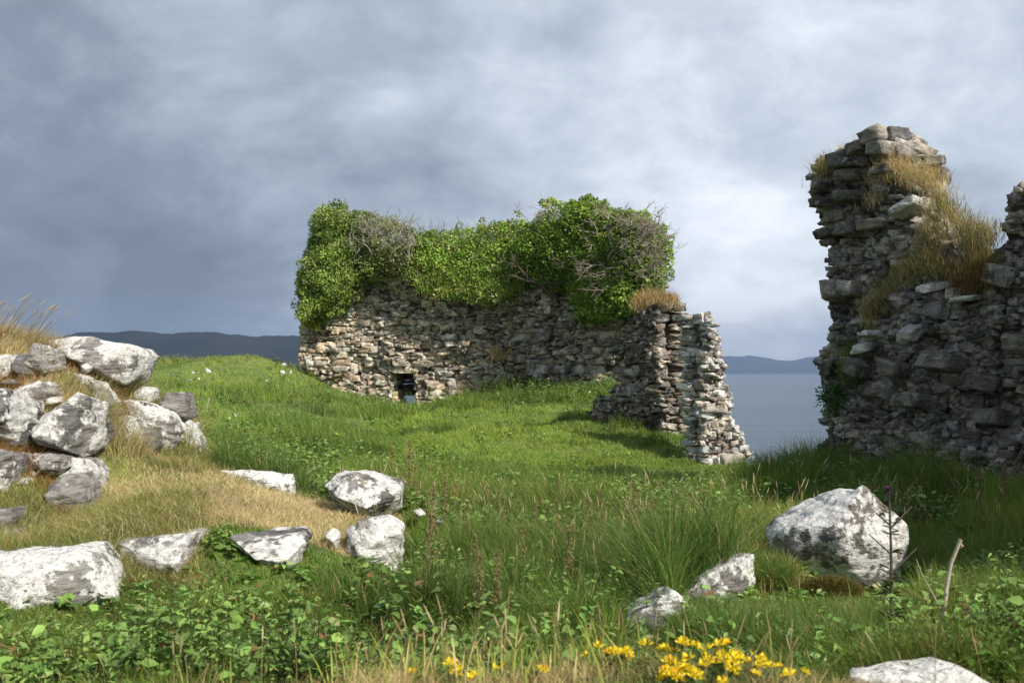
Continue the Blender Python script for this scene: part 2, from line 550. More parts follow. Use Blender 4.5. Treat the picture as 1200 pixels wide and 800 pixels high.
def ground_z(X, Y, bumps=True):
    X = np.atleast_1d(np.asarray(X, float)); Y = np.atleast_1d(np.asarray(Y, float))
    th = np.arctan2(X, Y); r = np.hypot(X, Y)
    u = np.clip(th, -.62, .72); v = np.log(np.clip(r, 1.0, 46))
    z = np.zeros(len(X))
    for i in range(0, len(X), 60000):
        s = slice(i, i + 60000)
        D = np.sqrt((u[s, None] - _cu[None]) ** 2 + (v[s, None] - _cv[None]) ** 2 + 1e-4)
        z[s] = D @ _W[:_n] + _W[_n] + _W[_n + 1] * u[s] + _W[_n + 2] * v[s]
    k = sstep(np.abs(th), 1.2, 2.6)
    z = z * (1 - k) + -1.0 * k
    R = np.interp(np.degrees(th), EDGE[:, 0], EDGE[:, 1])
    e = np.maximum(0, r - R)
    z = z - np.minimum(1.1 * e * e / (e + 1.2) * 1.6, 40)
    if bumps:
        z = z + (fbm(X * .9, Y * .9, 3, 3) - .5) * .10 * sstep(r, 2, 7) + (fbm(X * .33, Y * .33, 9, 2) - .5) * .26 * sstep(r, 7, 15) * (1 - .65 * sstep(r, 20, 27)) + (fbm(X * 1.7, Y * 1.7, 12, 2) - .5) * .12 * sstep(r, 8, 12)
        z = z + (fbm(X * 3.2, Y * 3.2, 5, 2) - .5) * .05
    return np.maximum(z, -26)


def ground_hit(px, py):
    """where the view ray through a photo pixel meets the turf"""
    Y = np.geomspace(2.0, 45, 900)
    X = (px - 600) / FPX * Y
    z = (HZ - py) / FPX * Y
    g = ground_z(X, Y)
    k = np.nonzero(z <= g)[0]
    i = k[0] if len(k) else len(Y) - 1
    return np.array([X[i], Y[i], g[i]])


def build_ground():
    th = np.concatenate([np.radians(np.linspace(-180, -62, 40))[:-1], np.radians(np.linspace(-62, 62, 430)), np.radians(np.linspace(62, 180, 40))[1:]])
    r = np.concatenate([[0.05, .5], np.geomspace(1.0, 50, 330), np.geomspace(52, 140, 14)])
    T, R = np.meshgrid(th, r)
    X = (R * np.sin(T)).ravel(); Y = (R * np.cos(T)).ravel()
    Z = ground_z(X, Y)
    Z[R.ravel() > 70] = np.minimum(Z[R.ravel() > 70], -26)
    n, m = R.shape
    i, j = np.meshgrid(np.arange(n - 1), np.arange(m - 1), indexing='ij')
    a = (i * m + j).ravel()
    F = np.stack([a, a + 1, a + m + 1, a + m], 1)[:, ::-1]
    m_, t = new_mat('turf_soil')
    g = t.new('ShaderNodeNewGeometry')
    p = g.outputs['Position']
    c = t.mix(t.ramp(t.noise(p, .6, 5), .35, .65), (.10, .16, .025), (.15, .20, .035))
    c = t.mix(t.ramp(t.noise(p, 5, 5), .5, .7), c, (.09, .07, .04))
    sep = t.new('ShaderNodeSeparateXYZ'); t.l.new(p, sep.inputs[0])
    c = t.mix(t.ramp(sep.outputs[2], -2.4, -4.5), c, t.mix(t.noise(p, 1.2, 6, .6), (.07, .065, .06), (.2, .19, .17)))
    b = t.new('ShaderNodeBsdfPrincipled'); t.put(b.inputs['Base Color'], c); b.inputs['Roughness'].default_value = .95
    bp = t.new('ShaderNodeBump'); bp.inputs['Distance'].default_value = .05; t.put(bp.inputs['Height'], t.noise(p, 9, 6, .6)); t.l.new(bp.outputs[0], b.inputs['Normal'])
    o = t.new('ShaderNodeOutputMaterial'); t.l.new(b.outputs[0], o.inputs[0])
    ob = mesh_obj('ground', np.stack([X, Y, Z], 1), F, m_, smooth=True)
    tag(ob, 'grassy headland sloping between the ruined walls', 'ground', kind='structure')


SEA_Z = -22.0


def build_sea_and_hills():
    m_, t = new_mat('sea_water')
    g = t.new('ShaderNodeNewGeometry'); p = g.outputs['Position']
    b = t.new('ShaderNodeBsdfPrincipled')
    mp = t.new('ShaderNodeMapping'); t.l.new(p, mp.inputs[0]); mp.inputs['Scale'].default_value = (.35, 1, 1)
    big = t.noise(mp.outputs[0], .012, 4, .6)
    t.put(b.inputs['Base Color'], t.mix(t.ramp(big, .35, .65), (.020, .045, .070), (.032, .060, .090)))
    b.inputs['Roughness'].default_value = .3; b.inputs['Specular IOR Level'].default_value = .16
    bp = t.new('ShaderNodeBump'); bp.inputs['Strength'].default_value = .9; bp.inputs['Distance'].default_value = 1.0
    t.put(bp.inputs['Height'], t.math('ADD', t.noise(mp.outputs[0], .22, 6, .65), t.math('MULTIPLY', t.noise(mp.outputs[0], .05, 3, .5), 1.5)))
    t.l.new(bp.outputs[0], b.inputs['Normal'])
    o = t.new('ShaderNodeOutputMaterial'); t.l.new(b.outputs[0], o.inputs[0])
    x = np.array([-9000, -2500, -400, 400, 2500, 9000.]); y = np.array([-1500, -200, 300, 2000, 5000, 9500.])
    X, Y = np.meshgrid(x, y)
    n, m = X.shape
    i, j = np.meshgrid(np.arange(n - 1), np.arange(m - 1), indexing='ij'); a = (i * m + j).ravel()
    s = mesh_obj('sea', np.stack([X.ravel(), Y.ravel(), np.full(X.size, SEA_Z)], 1), np.stack([a, a + 1, a + m + 1, a + m], 1), m_)
    tag(s, 'grey blue sea loch below the headland', 'sea', kind='structure')
    # hills
    hm, t = new_mat('moorland')
    g = t.new('ShaderNodeNewGeometry'); p = g.outputs['Position']
    c = t.mix(t.ramp(t.noise(p, .004, 6, .6), .35, .65), (.012, .018, .018), (.026, .030, .026))
    b = t.new('ShaderNodeBsdfDiffuse'); t.put(b.inputs[0], c)
    o = t.new('ShaderNodeOutputMaterial'); t.l.new(b.outputs[0], o.inputs[0])

    def ridge(name, prof, D, depth, seed, label):
        prof = np.array(prof, float)
        px = np.linspace(prof[0, 0], prof[-1, 0], 260)
        py = np.interp(px, prof[:, 0], prof[:, 1]) + (fbm(px * .09, px * 0, seed, 3) - .5) * 3.0
        fr = np.linspace(-1, 1, 25)
        V = []
        for q in fr:
            Yq = D + q * depth
            X = (px - 600) / FPX * Yq
            top = (HZ - py) / FPX * D
            k = (1 - abs(q)) ** 1.2
            rough = (fbm(X * .004, np.full_like(X, Yq * .004), seed + 5, 4) - .5) * 60 * (1 - k) * (abs(q) < .97)
            V.append(np.stack([X, np.full_like(X, Yq), SEA_Z - 0.6 + (top - SEA_Z) * k + rough * k * 2], 1))
        V = np.concatenate(V); m = len(px); n = len(fr)
        i, j = np.meshgrid(np.arange(n - 1), np.arange(m - 1), indexing='ij'); a = (i * m + j).ravel()
        ob = mesh_obj(name, V, np.stack([a, a + 1, a + m + 1, a + m], 1), hm, smooth=True)
        tag(ob, label, 'hills', kind='structure')
    ridge('hills', [(-700, 415), (-300, 400), (-80, 397), (0, 396), (48, 396), (75, 394), (95, 389), (125, 389), (160, 387), (185, 389), (200, 392), (215, 389), (245, 389), (270, 391), (300, 394), (345, 393),
                    (400, 397), (470, 402), (540, 412), (640, 420), (760, 428)], 2500, 600, 4, 'dark blue moorland hills across the water behind the left bank')
    ridge('hills', [(600, 424), (760, 419), (850, 417), (880, 417), (905, 420), (925, 422), (945, 419), (980, 415), (1050, 417), (1200, 412), (1500, 418), (1900, 424)], 9000, 450, 21, 'pale hazy hills beyond the sea between pillar and tower')


# ------------------------------------------------------------------ rocks
def refine(bm, target, maxit=6):
    for _ in range(maxit):
        L = [e for e in bm.edges if e.calc_length() > target]
        if not L: break
        bmesh.ops.subdivide_edges(bm, edges=L, cuts=1, use_grid_fill=True)
        bmesh.ops.triangulate(bm, faces=[f for f in bm.faces if len(f.verts) > 3])


def hull_rock(pts, target, smooth=2, amp=.012, freq=8, seed=0, ledge=0.0):
    bm = bmesh.new()
    for p in pts: bm.verts.new(p)
    r = bmesh.ops.convex_hull(bm, input=bm.verts)
    dead = [e for e in r['geom_interior'] if isinstance(e, bmesh.types.BMVert)] + [e for e in r['geom_unused'] if isinstance(e, bmesh.types.BMVert)]
    if dead: bmesh.ops.delete(bm, geom=list(set(dead)), context='VERTS')
    bmesh.ops.triangulate(bm, faces=bm.faces)
    refine(bm, target)
    for _ in range(smooth):
        bmesh.ops.smooth_vert(bm, verts=bm.verts, factor=.5, use_axis_x=True, use_axis_y=True, use_axis_z=True)
    bm.normal_update()
    so = Vector((seed * 3.71, seed * 1.93, seed * .77))
    for v in bm.verts:
        p = v.co * freq + so
        d = mnoise.fractal(p * .35, 1.0, 2.0, 3) * amp * 2.2 + mnoise.fractal(p, .9, 2.1, 4) * amp
        d -= max(0, mnoise.noise(p * .6 + Vector((9, 4, 2))) - .25) * amp * 2.5
        d -= max(0, .10 - abs(mnoise.noise(Vector((p.x * .3, p.y * .3, p.z * .75)) + Vector((2, 7, 5))))) * amp * 9
        if ledge:
            d += (abs(((v.co.z * 1.3 + v.co.x * .5) * 11 + mnoise.noise(p * .4)) % 1.0 - .5) - .25) * ledge
        v.co = v.co + v.normal * d
    bmesh.ops.recalc_face_normals(bm, faces=bm.faces)
    V = np.array([v.co[:] for v in bm.verts])
    bm.verts.ensure_lookup_table()
    F = np.array([[v.index for v in f.verts] for f in bm.faces])
    bm.free()
    return V, F


_seed = [0]


def boulder(name, poly, Y, mat, label, cat='boulder', thick=None, tilt=0.0, group=None, tone=1.0, bulge=.5, ledge=0.0, res=None, bury=0.0):
    """a stone whose outline from the photo sits at distance Y with real depth behind and facets in front"""
    _seed[0] += 1
    rs = random.Random(_seed[0] * 7 + 1)
    if thick and thick > .55 and poly[0][0] > 900: mat = M_ROCK_BLOTCH
    if mat is M_ROCK_WHITE: mat = WHITES[_seed[0] % 3]
    elif mat is M_ROCK: mat = GREYS[_seed[0] % 3]
    P = np.array(poly, float)
    c = P.mean(0)
    W = np.ptp(P[:, 0]) / FPX * Y; Hh = np.ptp(P[:, 1]) / FPX * Y
    T = thick or .8 * max(min(W, Hh), .5 * max(W, Hh))
    pts = []
    for q in P:                                     # widest outline
        pts.append(PX(q[0], q[1], Y) + np.array([0, rs.uniform(-.12, .12) * T, 0]))
    # a few ridge points in front make broad flat faces
    nr = 2 if len(P) < 7 else 3
    a0 = rs.uniform(0, 6.28)
    for k in range(nr):
        a = a0 + 6.28 * k / nr + rs.uniform(-.4, .4)
        f = c + np.array([math.cos(a) * np.ptp(P[:, 0]) * .5, math.sin(a) * np.ptp(P[:, 1]) * .5]) * rs.uniform(.30, .58)
        up = (f[1] - c[1]) / max(1, np.ptp(P[:, 1]))
        pts.append(PX(f[0], f[1], Y) + np.array([0, -T * bulge * rs.uniform(.5, 1.0) * (1 + .7 * up), 0]))
    for q in P:
        f = c + (q - c) * rs.uniform(.62, .92)
        pts.append(PX(f[0], f[1], Y) + np.array([0, T * rs.uniform(.6, 1.0), 0]))
    if bury:
        for q in P[P[:, 1] > c[1]]:
            p = PX(q[0], q[1], Y); p[2] -= bury; p[1] += T * .3
            pts.append(p)
    size = max(W, Hh)
    V, F = hull_rock([tuple(p) for p in pts], res or max(.014, size * .032), smooth=1, amp=min(size, 2.2 * min(W, Hh)) * .015, freq=6.0 / size ** .8, seed=_seed[0], ledge=ledge or min(W, Hh) * rs.choice((.0, .04, .08)))
    zmin = V[:, 2].min()
    o = mesh_obj(name, V, F, mat, colors=np.full((len(V), 3), .5 * tone), smooth=True, origin=(V[:, 0].mean(), V[:, 1].mean(), zmin))
    return tag(o, label, cat, group)


def stones_of_the_bank():
    g = None
    B = boulder
    B('boulder', [(55, 402), (65, 397), (108, 396), (148, 403), (157, 405), (163, 416), (160, 439), (148, 450), (128, 445), (112, 430), (88, 412), (70, 406)], 7.6, M_ROCK, 'large pale boulder capping the left bank against the dark hills', thick=.7)
    B('boulder', [(33, 403), (48, 402), (53, 410), (54, 437), (43, 441), (37, 430)], 6.7, M_ROCK, 'upright blocky stone just left of the large capping boulder', thick=.35)
    B('boulder', [(14, 415), (34, 414), (37, 439), (25, 447), (18, 430)], 6.6, M_ROCK_DARK, 'brownish stone wedged beneath the turf at the upper left of the bank', thick=.3, tone=1.7)
    B('boulder', [(-30, 417), (11, 415), (17, 428), (10, 443), (-30, 450)], 6.5, M_ROCK, 'pale stone cut by the left picture edge at the top of the bank', thick=.4)
    B('boulder', [(16, 457), (43, 445), (49, 461), (40, 475), (31, 485), (22, 480)], 6.35, M_ROCK_WHITE, 'small tilted pale stone in turf above the dark block', thick=.35)
    B('boulder', [(-40, 455), (10, 457), (20, 480), (23, 497), (21, 521), (-40, 524)], 6.0, M_ROCK, 'tall grey speckled stone at the left edge of the bank', thick=.5, tone=.85)
    B('boulder', [(-40, 526), (14, 532), (17, 541), (9, 579), (-40, 588)], 5.7, M_ROCK, 'low grey stone at the left edge under the tall speckled stone', thick=.4, tone=.85)
    B('boulder', [(20, 497), (38, 495), (48, 518), (37, 529), (21, 520)], 6.15, M_ROCK_DARK, 'near black block left of the big triangular stone', thick=.35)
    B('boulder', [(42, 495), (90, 459), (105, 465), (110, 520), (103, 535), (92, 533), (58, 531), (48, 512)], 6.3, M_ROCK_WHITE, 'big triangular stone, grey left face and white right face, in the middle of the bank', thick=.5, bulge=.9, tone=.9)
    B('boulder', [(32, 538), (54, 529), (76, 534), (79, 548), (67, 556), (38, 557)], 6.0, M_ROCK, 'cracked grey stone directly beneath the big triangular stone', thick=.35, ledge=.01)
    B('boulder', [(64, 534), (97, 537), (111, 554), (111, 580), (99, 583), (88, 566), (68, 554)], 6.15, M_ROCK, 'slanting grey stone at the lower right of the triangular stone', thick=.35, tone=.9)
    B('boulder', [(45, 590), (58, 565), (79, 555), (97, 570), (100, 588), (95, 609), (79, 602), (54, 598)], 5.85, M_ROCK_GREY, 'lowest grey boulder of the bank, resting on the turf', thick=.4, bury=.08)
    B('boulder', [(86, 437), (99, 442), (104, 458), (96, 456)], 7.15, M_ROCK, 'small slanted slab in turf under the capping boulder', thick=.25)
    B('boulder', [(103, 443), (110, 446), (134, 476), (126, 474), (112, 459)], 7.1, M_ROCK_WHITE, 'thin pale slab leaning diagonally in the bank turf', thick=.25)
    B('boulder', [(93, 428), (100, 425), (106, 430), (103, 437), (95, 435)], 7.25, M_ROCK_WHITE, 'small round white stone below the capping boulder', thick=.1)
    B('boulder', [(112, 497), (127, 493), (137, 502), (140, 525), (135, 553), (127, 550), (120, 538), (112, 514)], 6.85, M_ROCK, 'mottled upright stone right of the big triangular stone', thick=.35, tone=.85)
    B('boulder', [(139, 488), (152, 485), (158, 500), (162, 525), (160, 541), (147, 533), (140, 505)], 7.05, M_ROCK_WHITE, 'narrow white standing stone under the left end of the white lintel', thick=.3)
    B('boulder', [(159, 498), (180, 499), (183, 525), (174, 536), (162, 534)], 7.25, M_ROCK_GREY, 'grey upright stone beneath the white lintel', thick=.3)
    B('boulder', [(144, 469), (155, 466), (176, 475), (200, 486), (206, 500), (204, 522), (197, 537), (189, 536), (183, 505), (160, 489)], 7.6, M_ROCK_WHITE, 'long white lintel stone sloping down to the right', thick=.32)
    B('boulder', [(155, 452), (172, 452), (180, 458), (178, 471), (167, 471), (157, 464)], 8.0, M_ROCK, 'rounded stone between the capping boulder and the brown topped cube', thick=.3)
    B('boulder', [(185, 470), (194, 459), (214, 459), (219, 470), (217, 491), (209, 496), (191, 482)], 8.0, M_ROCK_GREY, 'brown topped cube of stone near the right end of the bank', thick=.35)
    B('boulder', [(207, 494), (219, 491), (226, 507), (235, 521), (236, 537), (226, 531), (214, 513)], 8.1, M_ROCK_WHITE, 'white slab leaning at the right end of the bank', thick=.3, bury=.05)
    B('boulder', [(-12, 598), (8, 596), (15, 606), (11, 620), (-12, 624)], 5.25, M_ROCK_GREY, 'small grey stone low at the left picture edge', thick=.25, tone=.8, bury=.05)
    B('boulder', [(9, 622), (19, 619), (25, 626), (22, 634), (10, 634)], 5.1, M_ROCK_GREY, 'little round grey stone above the large front left boulder', thick=.12, bury=.04)
    # terrace edge
    B('boulder', [(-60, 657), (20, 655), (63, 652), (90, 644), (110, 648), (125, 667), (133, 703), (126, 729), (90, 716), (60, 707), (15, 712), (-60, 700)], 4.45, M_ROCK_WHITE, 'large white blotched boulder at the lower left of the terrace', thick=.55, bury=.1)
    B('boulder', [(141, 635), (190, 628), (234, 622), (231, 640), (218, 678), (207, 686), (160, 681), (150, 660)], 4.85, M_ROCK_WHITE, 'white wedge shaped stone with vertical streaks at the terrace edge', thick=.4, bury=.1)
    B('boulder', [(272, 628), (310, 630), (353, 624), (361, 633), (345, 657), (341, 674), (320, 674), (285, 648)], 4.95, M_ROCK, 'pale broken stone at the middle of the terrace edge', thick=.35, bury=.08)
    B('boulder', [(380, 625), (390, 618), (399, 627), (394, 638), (380, 636)], 5.35, M_ROCK_WHITE, 'small white stone in dry turf left of the rounded white boulder', thick=.12, bury=.05)
    B('boulder', [(405, 620), (425, 606), (455, 604), (471, 620), (469, 646), (459, 664), (417, 664), (405, 640)], 5.45, M_ROCK_WHITE, 'rounded white boulder at the right corner of the terrace', thick=.35, bury=.1)
    B('boulder', [(379, 569), (391, 557), (414, 554), (455, 561), (471, 571), (468, 583), (447, 603), (425, 609), (408, 600), (384, 580)], 6.35, M_ROCK, 'flat topped grey and white boulder behind the rounded white one', thick=.5, bury=.08)
    B('boulder', [(258, 551), (300, 550), (343, 555), (348, 566), (346, 588), (330, 588), (296, 580), (260, 568)], 7.2, M_ROCK_WHITE, 'long low white slab sunk at the back of the terrace', thick=.3)
    B('boulder', [(447, 666), (466, 661), (471, 672), (462, 682), (448, 679)], 5.35, M_ROCK, 'small stone tucked under the rounded white boulder', thick=.15)
    B('boulder', [(484, 598), (492, 595), (499, 603), (488, 606)], 6.5, M_ROCK_WHITE, 'flat white pebble right of the flat topped boulder', thick=.1)
    B('boulder', [(511, 609), (518, 607), (521, 612), (513, 614)], 6.6, M_ROCK_WHITE, 'tiny white stone in the grass right of the terrace', thick=.06)
    # right hand
    B('boulder', [(907, 635), (919, 618), (982, 587), (1007, 569), (1024, 578), (1036, 590), (1060, 614), (1067, 635), (1064, 659), (1050, 697), (1024, 703), (994, 684), (943, 669), (915, 655)], 5.8, M_ROCK, 'large angular lichen covered boulder right of centre behind the thistle', thick=.6, bulge=.45, bury=.1, tone=.95, ledge=.004)
    B('boulder', [(797, 700), (822, 678), (864, 653), (885, 649), (888, 679), (871, 702), (836, 710), (805, 712)], 5.25, M_ROCK, 'sloping mid sized stone left of the large angular boulder', thick=.35, bury=.1, tone=1.1)
    B('boulder', [(734, 724), (766, 704), (789, 693), (806, 703), (802, 725), (788, 752), (748, 752)], 4.65, M_ROCK, 'pale jagged stone behind the yellow flowers', thick=.3, bury=.1, tone=1.1)
    B('boulder', [(993, 792), (1037, 788), (1130, 785), (1160, 800), (1165, 830), (990, 830)], 2.9, M_ROCK_WHITE, 'white stone at the bottom edge beneath the thistle', thick=.2, bury=.1)
    B('boulder', [(692, 684), (702, 678), (713, 682), (711, 691), (695, 691)], 6.0, M_ROCK_GREY, 'small pinkish stone half hidden in the central grass', thick=.12, tone=1.2)
    B('boulder', [(861, 576), (872, 570), (884, 572), (881, 582), (864, 584)], 10.2, M_ROCK_GREY, 'flat grey stone in the grass below the pale pillar', thick=.25, bury=.1)
    B('boulder', [(799, 609), (812, 606), (826, 608), (822, 615), (803, 615)], 8.2, M_ROCK, 'low flat stone in grass left of the large angular boulder', thick=.2, bury=.1)
    B('boulder', [(960, 548), (968, 541), (981, 544), (982, 553), (962, 555)], 10.3, M_ROCK_WHITE, 'white stone at the foot of the dark tower', thick=.15, bury=.1)
    B('boulder', [(887, 556), (894, 551), (902, 554), (901, 561), (888, 561)], 14.6, M_ROCK_WHITE, 'white stone at the foot of the pale pillar', thick=.15, bury=.1)


def bank_rubble():
    for i, (px, py, w, h, Y) in enumerate(((60, 470, 12, 8, 6.5), (30, 488, 14, 7, 6.2), (112, 482, 12, 9, 7.0), (122, 478, 8, 6, 7.1), (134, 484, 9, 7, 7.15), (70, 450, 10, 6, 6.9), (80, 444, 8, 6, 7.1), (118, 462, 9, 6, 7.2),
                                       (38, 556, 10, 8, 5.95), (28, 565, 12, 9, 5.8), (112, 560, 9, 8, 6.3), (206, 503, 9, 9, 7.9), (183, 540, 10, 7, 7.3), (8, 448, 12, 6, 6.4), (60, 420, 8, 6, 7.1), (45, 535, 12, 8, 6.0))):
        r = random.Random(i + 40)
        poly = [(px + w * .62 * math.cos(a) * r.uniform(.75, 1.15), py + h * .7 * math.sin(a) * r.uniform(.75, 1.15)) for a in (0.3, 1.2, 2.2, 3.1, 4.1, 5.2)]
        boulder('rubble_stone', poly, Y, (M_ROCK, M_ROCK_GREY, M_ROCK_WHITE)[i % 3], 'small rubble stone packed among the larger stones of the left bank', cat='stone', thick=.15, group='small rubble stones in the left bank')


def far_stones():
    gr = 'white stones scattered over the far slope'
    spots = [(243, 434, 10, 5), (222, 446, 8, 5), (233, 443, 4, 4), (226, 436, 4, 3), (312, 445, 5, 4), (334, 427, 9, 4), (331, 436, 5, 4), (341, 436, 5, 4), (219, 447, 5, 4), (348, 425, 6, 4)]
    for i, (px, py, w, h) in enumerate(spots):
        p = ground_hit(px, py + h / 2)
        u = p[1] / FPX
        V, F = hull_rock([(random.uniform(-1, 1) * .5 * w * u, random.uniform(-1, 1) * .4 * w * u, random.uniform(-.6, 1) * h * u) for _ in range(16)], .06, 1, .015, 8, i)
        V = V + p
        o = mesh_obj('loose_stone', V, F, M_ROCK_WHITE, colors=np.full((len(V), 3), .55), smooth=True, origin=p)
        lab = 'small white stone lying on the far green slope left of the ivy wall'
        if i == 0: lab = 'largest white stone on the far slope, highest and apart'
        tag(o, lab, 'stone', gr)
    p = ground_hit(276, 489); u = p[1] / FPX
    V, F = hull_rock([(random.uniform(-1, 1) * 4 * u, random.uniform(-1, 1) * 3.5 * u, random.uniform(-.6, 1) * 5.5 * u) for _ in range(16)], .05, 1, .012, 8, 77)
    tag(mesh_obj('loose_stone', V + p, F, M_ROCK_WHITE, colors=np.full((len(V), 3), .55), smooth=True, origin=p), 'lone white stone in the middle of the green field', 'stone')
    p = ground_hit(250, 508); u = p[1] / FPX
    V, F = hull_rock([(random.uniform(-1, 1) * 6 * u, random.uniform(-1, 1) * 4 * u, random.uniform(-.6, 1) * 4 * u) for _ in range(16)], .05, 1, .012, 8, 78)
    tag(mesh_obj('loose_stone', V + p, F, M_ROCK_GREY, colors=np.full((len(V), 3), .6), smooth=True, origin=p), 'dull brown stone in grass right of the bank end', 'stone')


# ------------------------------------------------------------------ masonry
def make_library(n=26):
    out = []
    for i in range(n):
        rs = random.Random(100 + i)
        pts = []
        for sx in (-1, 1):
            for sy in (-1, 1):
                for sz in (-1, 1):
                    pts.append((sx * rs.uniform(.60, 1), sy * rs.uniform(.7, 1), sz * rs.uniform(.55, 1)))
        for _ in range(5):
            v = [rs.uniform(-.8, .8) for _ in range(3)]
            v[rs.randrange(3)] = rs.choice((-1, 1)) * rs.uniform(.9, 1.05)
            pts.append(tuple(v))
        V, F = hull_rock(pts, .55, 0, .06, 2.0, i + 50)
        V = V / np.abs(V).max(0)
        out.append((V, F))
    return out


LIB = make_library()


class WallFrame:
    def __init__(s, px0, Y0, px1, Y1):
        a = PX(px0, HZ, Y0)[:2]; b = PX(px1, HZ, Y1)[:2]
        s.O = a; s.U = (b - a) / np.linalg.norm(b - a)
        n = np.array([s.U[1], -s.U[0]])
        if n @ (-(a + b)) < 0: n = -n
        s.N = n                                   # towards the camera

    def sz(s, px, py):
        d = np.array([(px - 600) / FPX, 1.0])
        t = (s.N @ s.O) / (s.N @ d)
        P = d * t
        return ((P - s.O) @ s.U, (HZ - py) / FPX * t)

    def poly(s, pts): return [s.sz(*p) for p in pts]

    def at(s, sv, z, off=0.0):
        p = s.O + s.U * sv + s.N * off
        return np.array([p[0], p[1], z])


def put_stone(acc, fr, sv, z, off, half, rs, col, swap=False, rot=.10):
    V, F = LIB[rs.randrange(len(LIB))]
    sc = np.array(half)
    v = V * sc * np.array([rs.choice((-1, 1)), rs.choice((-1, 1)), rs.choice((-1, 1))])
    R = np.array(Matrix.Rotation(rs.gauss(0, rot), 3, 'Y') @ Matrix.Rotation(rs.gauss(0, rot * 1.5), 3, 'Z') @ Matrix.Rotation(rs.gauss(0, rot), 3, 'X'))
    v = v @ R.T
    if swap: v = v[:, [1, 0, 2]]
    c = fr.at(sv, z, off)
    W = np.empty_like(v)
    W[:, 0] = c[0] + fr.U[0] * v[:, 0] + fr.N[0] * v[:, 1]
    W[:, 1] = c[1] + fr.U[1] * v[:, 0] + fr.N[1] * v[:, 1]
    W[:, 2] = c[2] + v[:, 2]
    acc.add(W, F, np.array(col) * .5)


def spans(poly, z):
    xs = []
    n = len(poly)
    for i in range(n):
        (x0, z0), (x1, z1) = poly[i], poly[(i + 1) % n]
        if (z0 > z) != (z1 > z):
            xs.append(x0 + (z - z0) / (z1 - z0) * (x1 - x0))
    xs.sort()
    return list(zip(xs[::2], xs[1::2]))


def masonry(acc, fr, poly, thick, course=(.07, .17), length=(.14, .45), depth=(.30, .45), gap=.07, relief=None, seed=1, tones=(.75, 1.25), ends=True, warmth=.08, top=True, rot=.10, overlap=1.2, jut=.055, filler=0, big=0):
    rs = random.Random(seed)
    zs = [p[1] for p in poly]
    z = min(zs)

    def tone():
        k = rs.uniform(*tones)
        if rs.random() < .08: k *= .55
        if rs.random() < .10: k *= 1.3
        w = rs.uniform(-warmth, warmth)
        return (k * (1 + w), k, k * (1 - w))
    while z < max(zs):
        ch = rs.uniform(*course)
        if rs.random() < .18: ch *= 1.5
        zc = z + ch / 2
        for (a, b) in spans(poly, zc):
            s = a + rs.uniform(-.03, .04)
            b += rs.uniform(-.04, .03)
            while s < b:
                l = min(rs.uniform(*length) * (.7 + ch / course[1] * .6), max(.1, b - s))
                sm = s + l / 2
                nst = 1
                if rs.random() < .22 and ch > course[0] * 1.4: nst = 2
                for q in range(nst):
                    hh = ch / nst
                    zq = z + hh * (q + .5)
                    rel = relief(sm, zq) if relief else 0
                    if rs.random() > gap:
                        d = rs.uniform(*depth)
                        put_stone(acc, fr, sm, zq + rs.uniform(-.015, .015), rel - d / 2 + rs.uniform(-jut, jut), (l * .5 * overlap, d / 2, hh * .5 * overlap * rs.uniform(.9, 1.12)), rs, tone(), rot=rot)
                if top and not in_poly(poly, np.array([sm]), np.array([z + ch * 1.3]))[0]:
                    o = .45
                    while o < thick:
                        d = rs.uniform(.25, .45)
                        put_stone(acc, fr, sm + rs.uniform(-.1, .1), zc + rs.uniform(-.05, .03), -o, (l * .55, d * .6, ch * .6), rs, tone(), rot=.12)
                        o += d
                s += l
            if ends:
                for e, sg in ((a, 1), (b, -1)):
                    o = .25
                    while o < thick:
                        d = rs.uniform(.2, .45)
                        put_stone(acc, fr, e + sg * rs.uniform(.02, .14), zc, -o - d / 2, (d * .55, rs.uniform(.12, .2), ch * .56), rs, tone(), swap=True)
                        o += d
        z += ch * .96
    xs = [p[0] for p in poly]
    area = (max(xs) - min(xs)) * (max(zs) - min(zs))
    for n, kind in ((int(filler * area), 0), (int(big * area), 1)):
        for _ in range(n):
            sv, zv = rs.uniform(min(xs), max(xs)), rs.uniform(min(zs), max(zs))
            if not in_poly(poly, np.array([sv]), np.array([zv]))[0]: continue
            rel = relief(sv, zv) if relief else 0
            if kind == 0:
                put_stone(acc, fr, sv, zv, rel - .06 + rs.uniform(-.03, .03), (rs.uniform(.025, .075), rs.uniform(.05, .09), rs.uniform(.018, .045)), rs, tone(), rot=.4)
            else:
                if not in_poly(poly, np.array([sv - .2, sv + .2]), np.array([zv, zv + .1])).all(): continue
                hw = rs.uniform(.13, .27)
                put_stone(acc, fr, sv, zv, rel - .12 + rs.uniform(-.02, .05), (hw, .18, hw * rs.uniform(.38, .62)), rs, tone(), rot=.08)


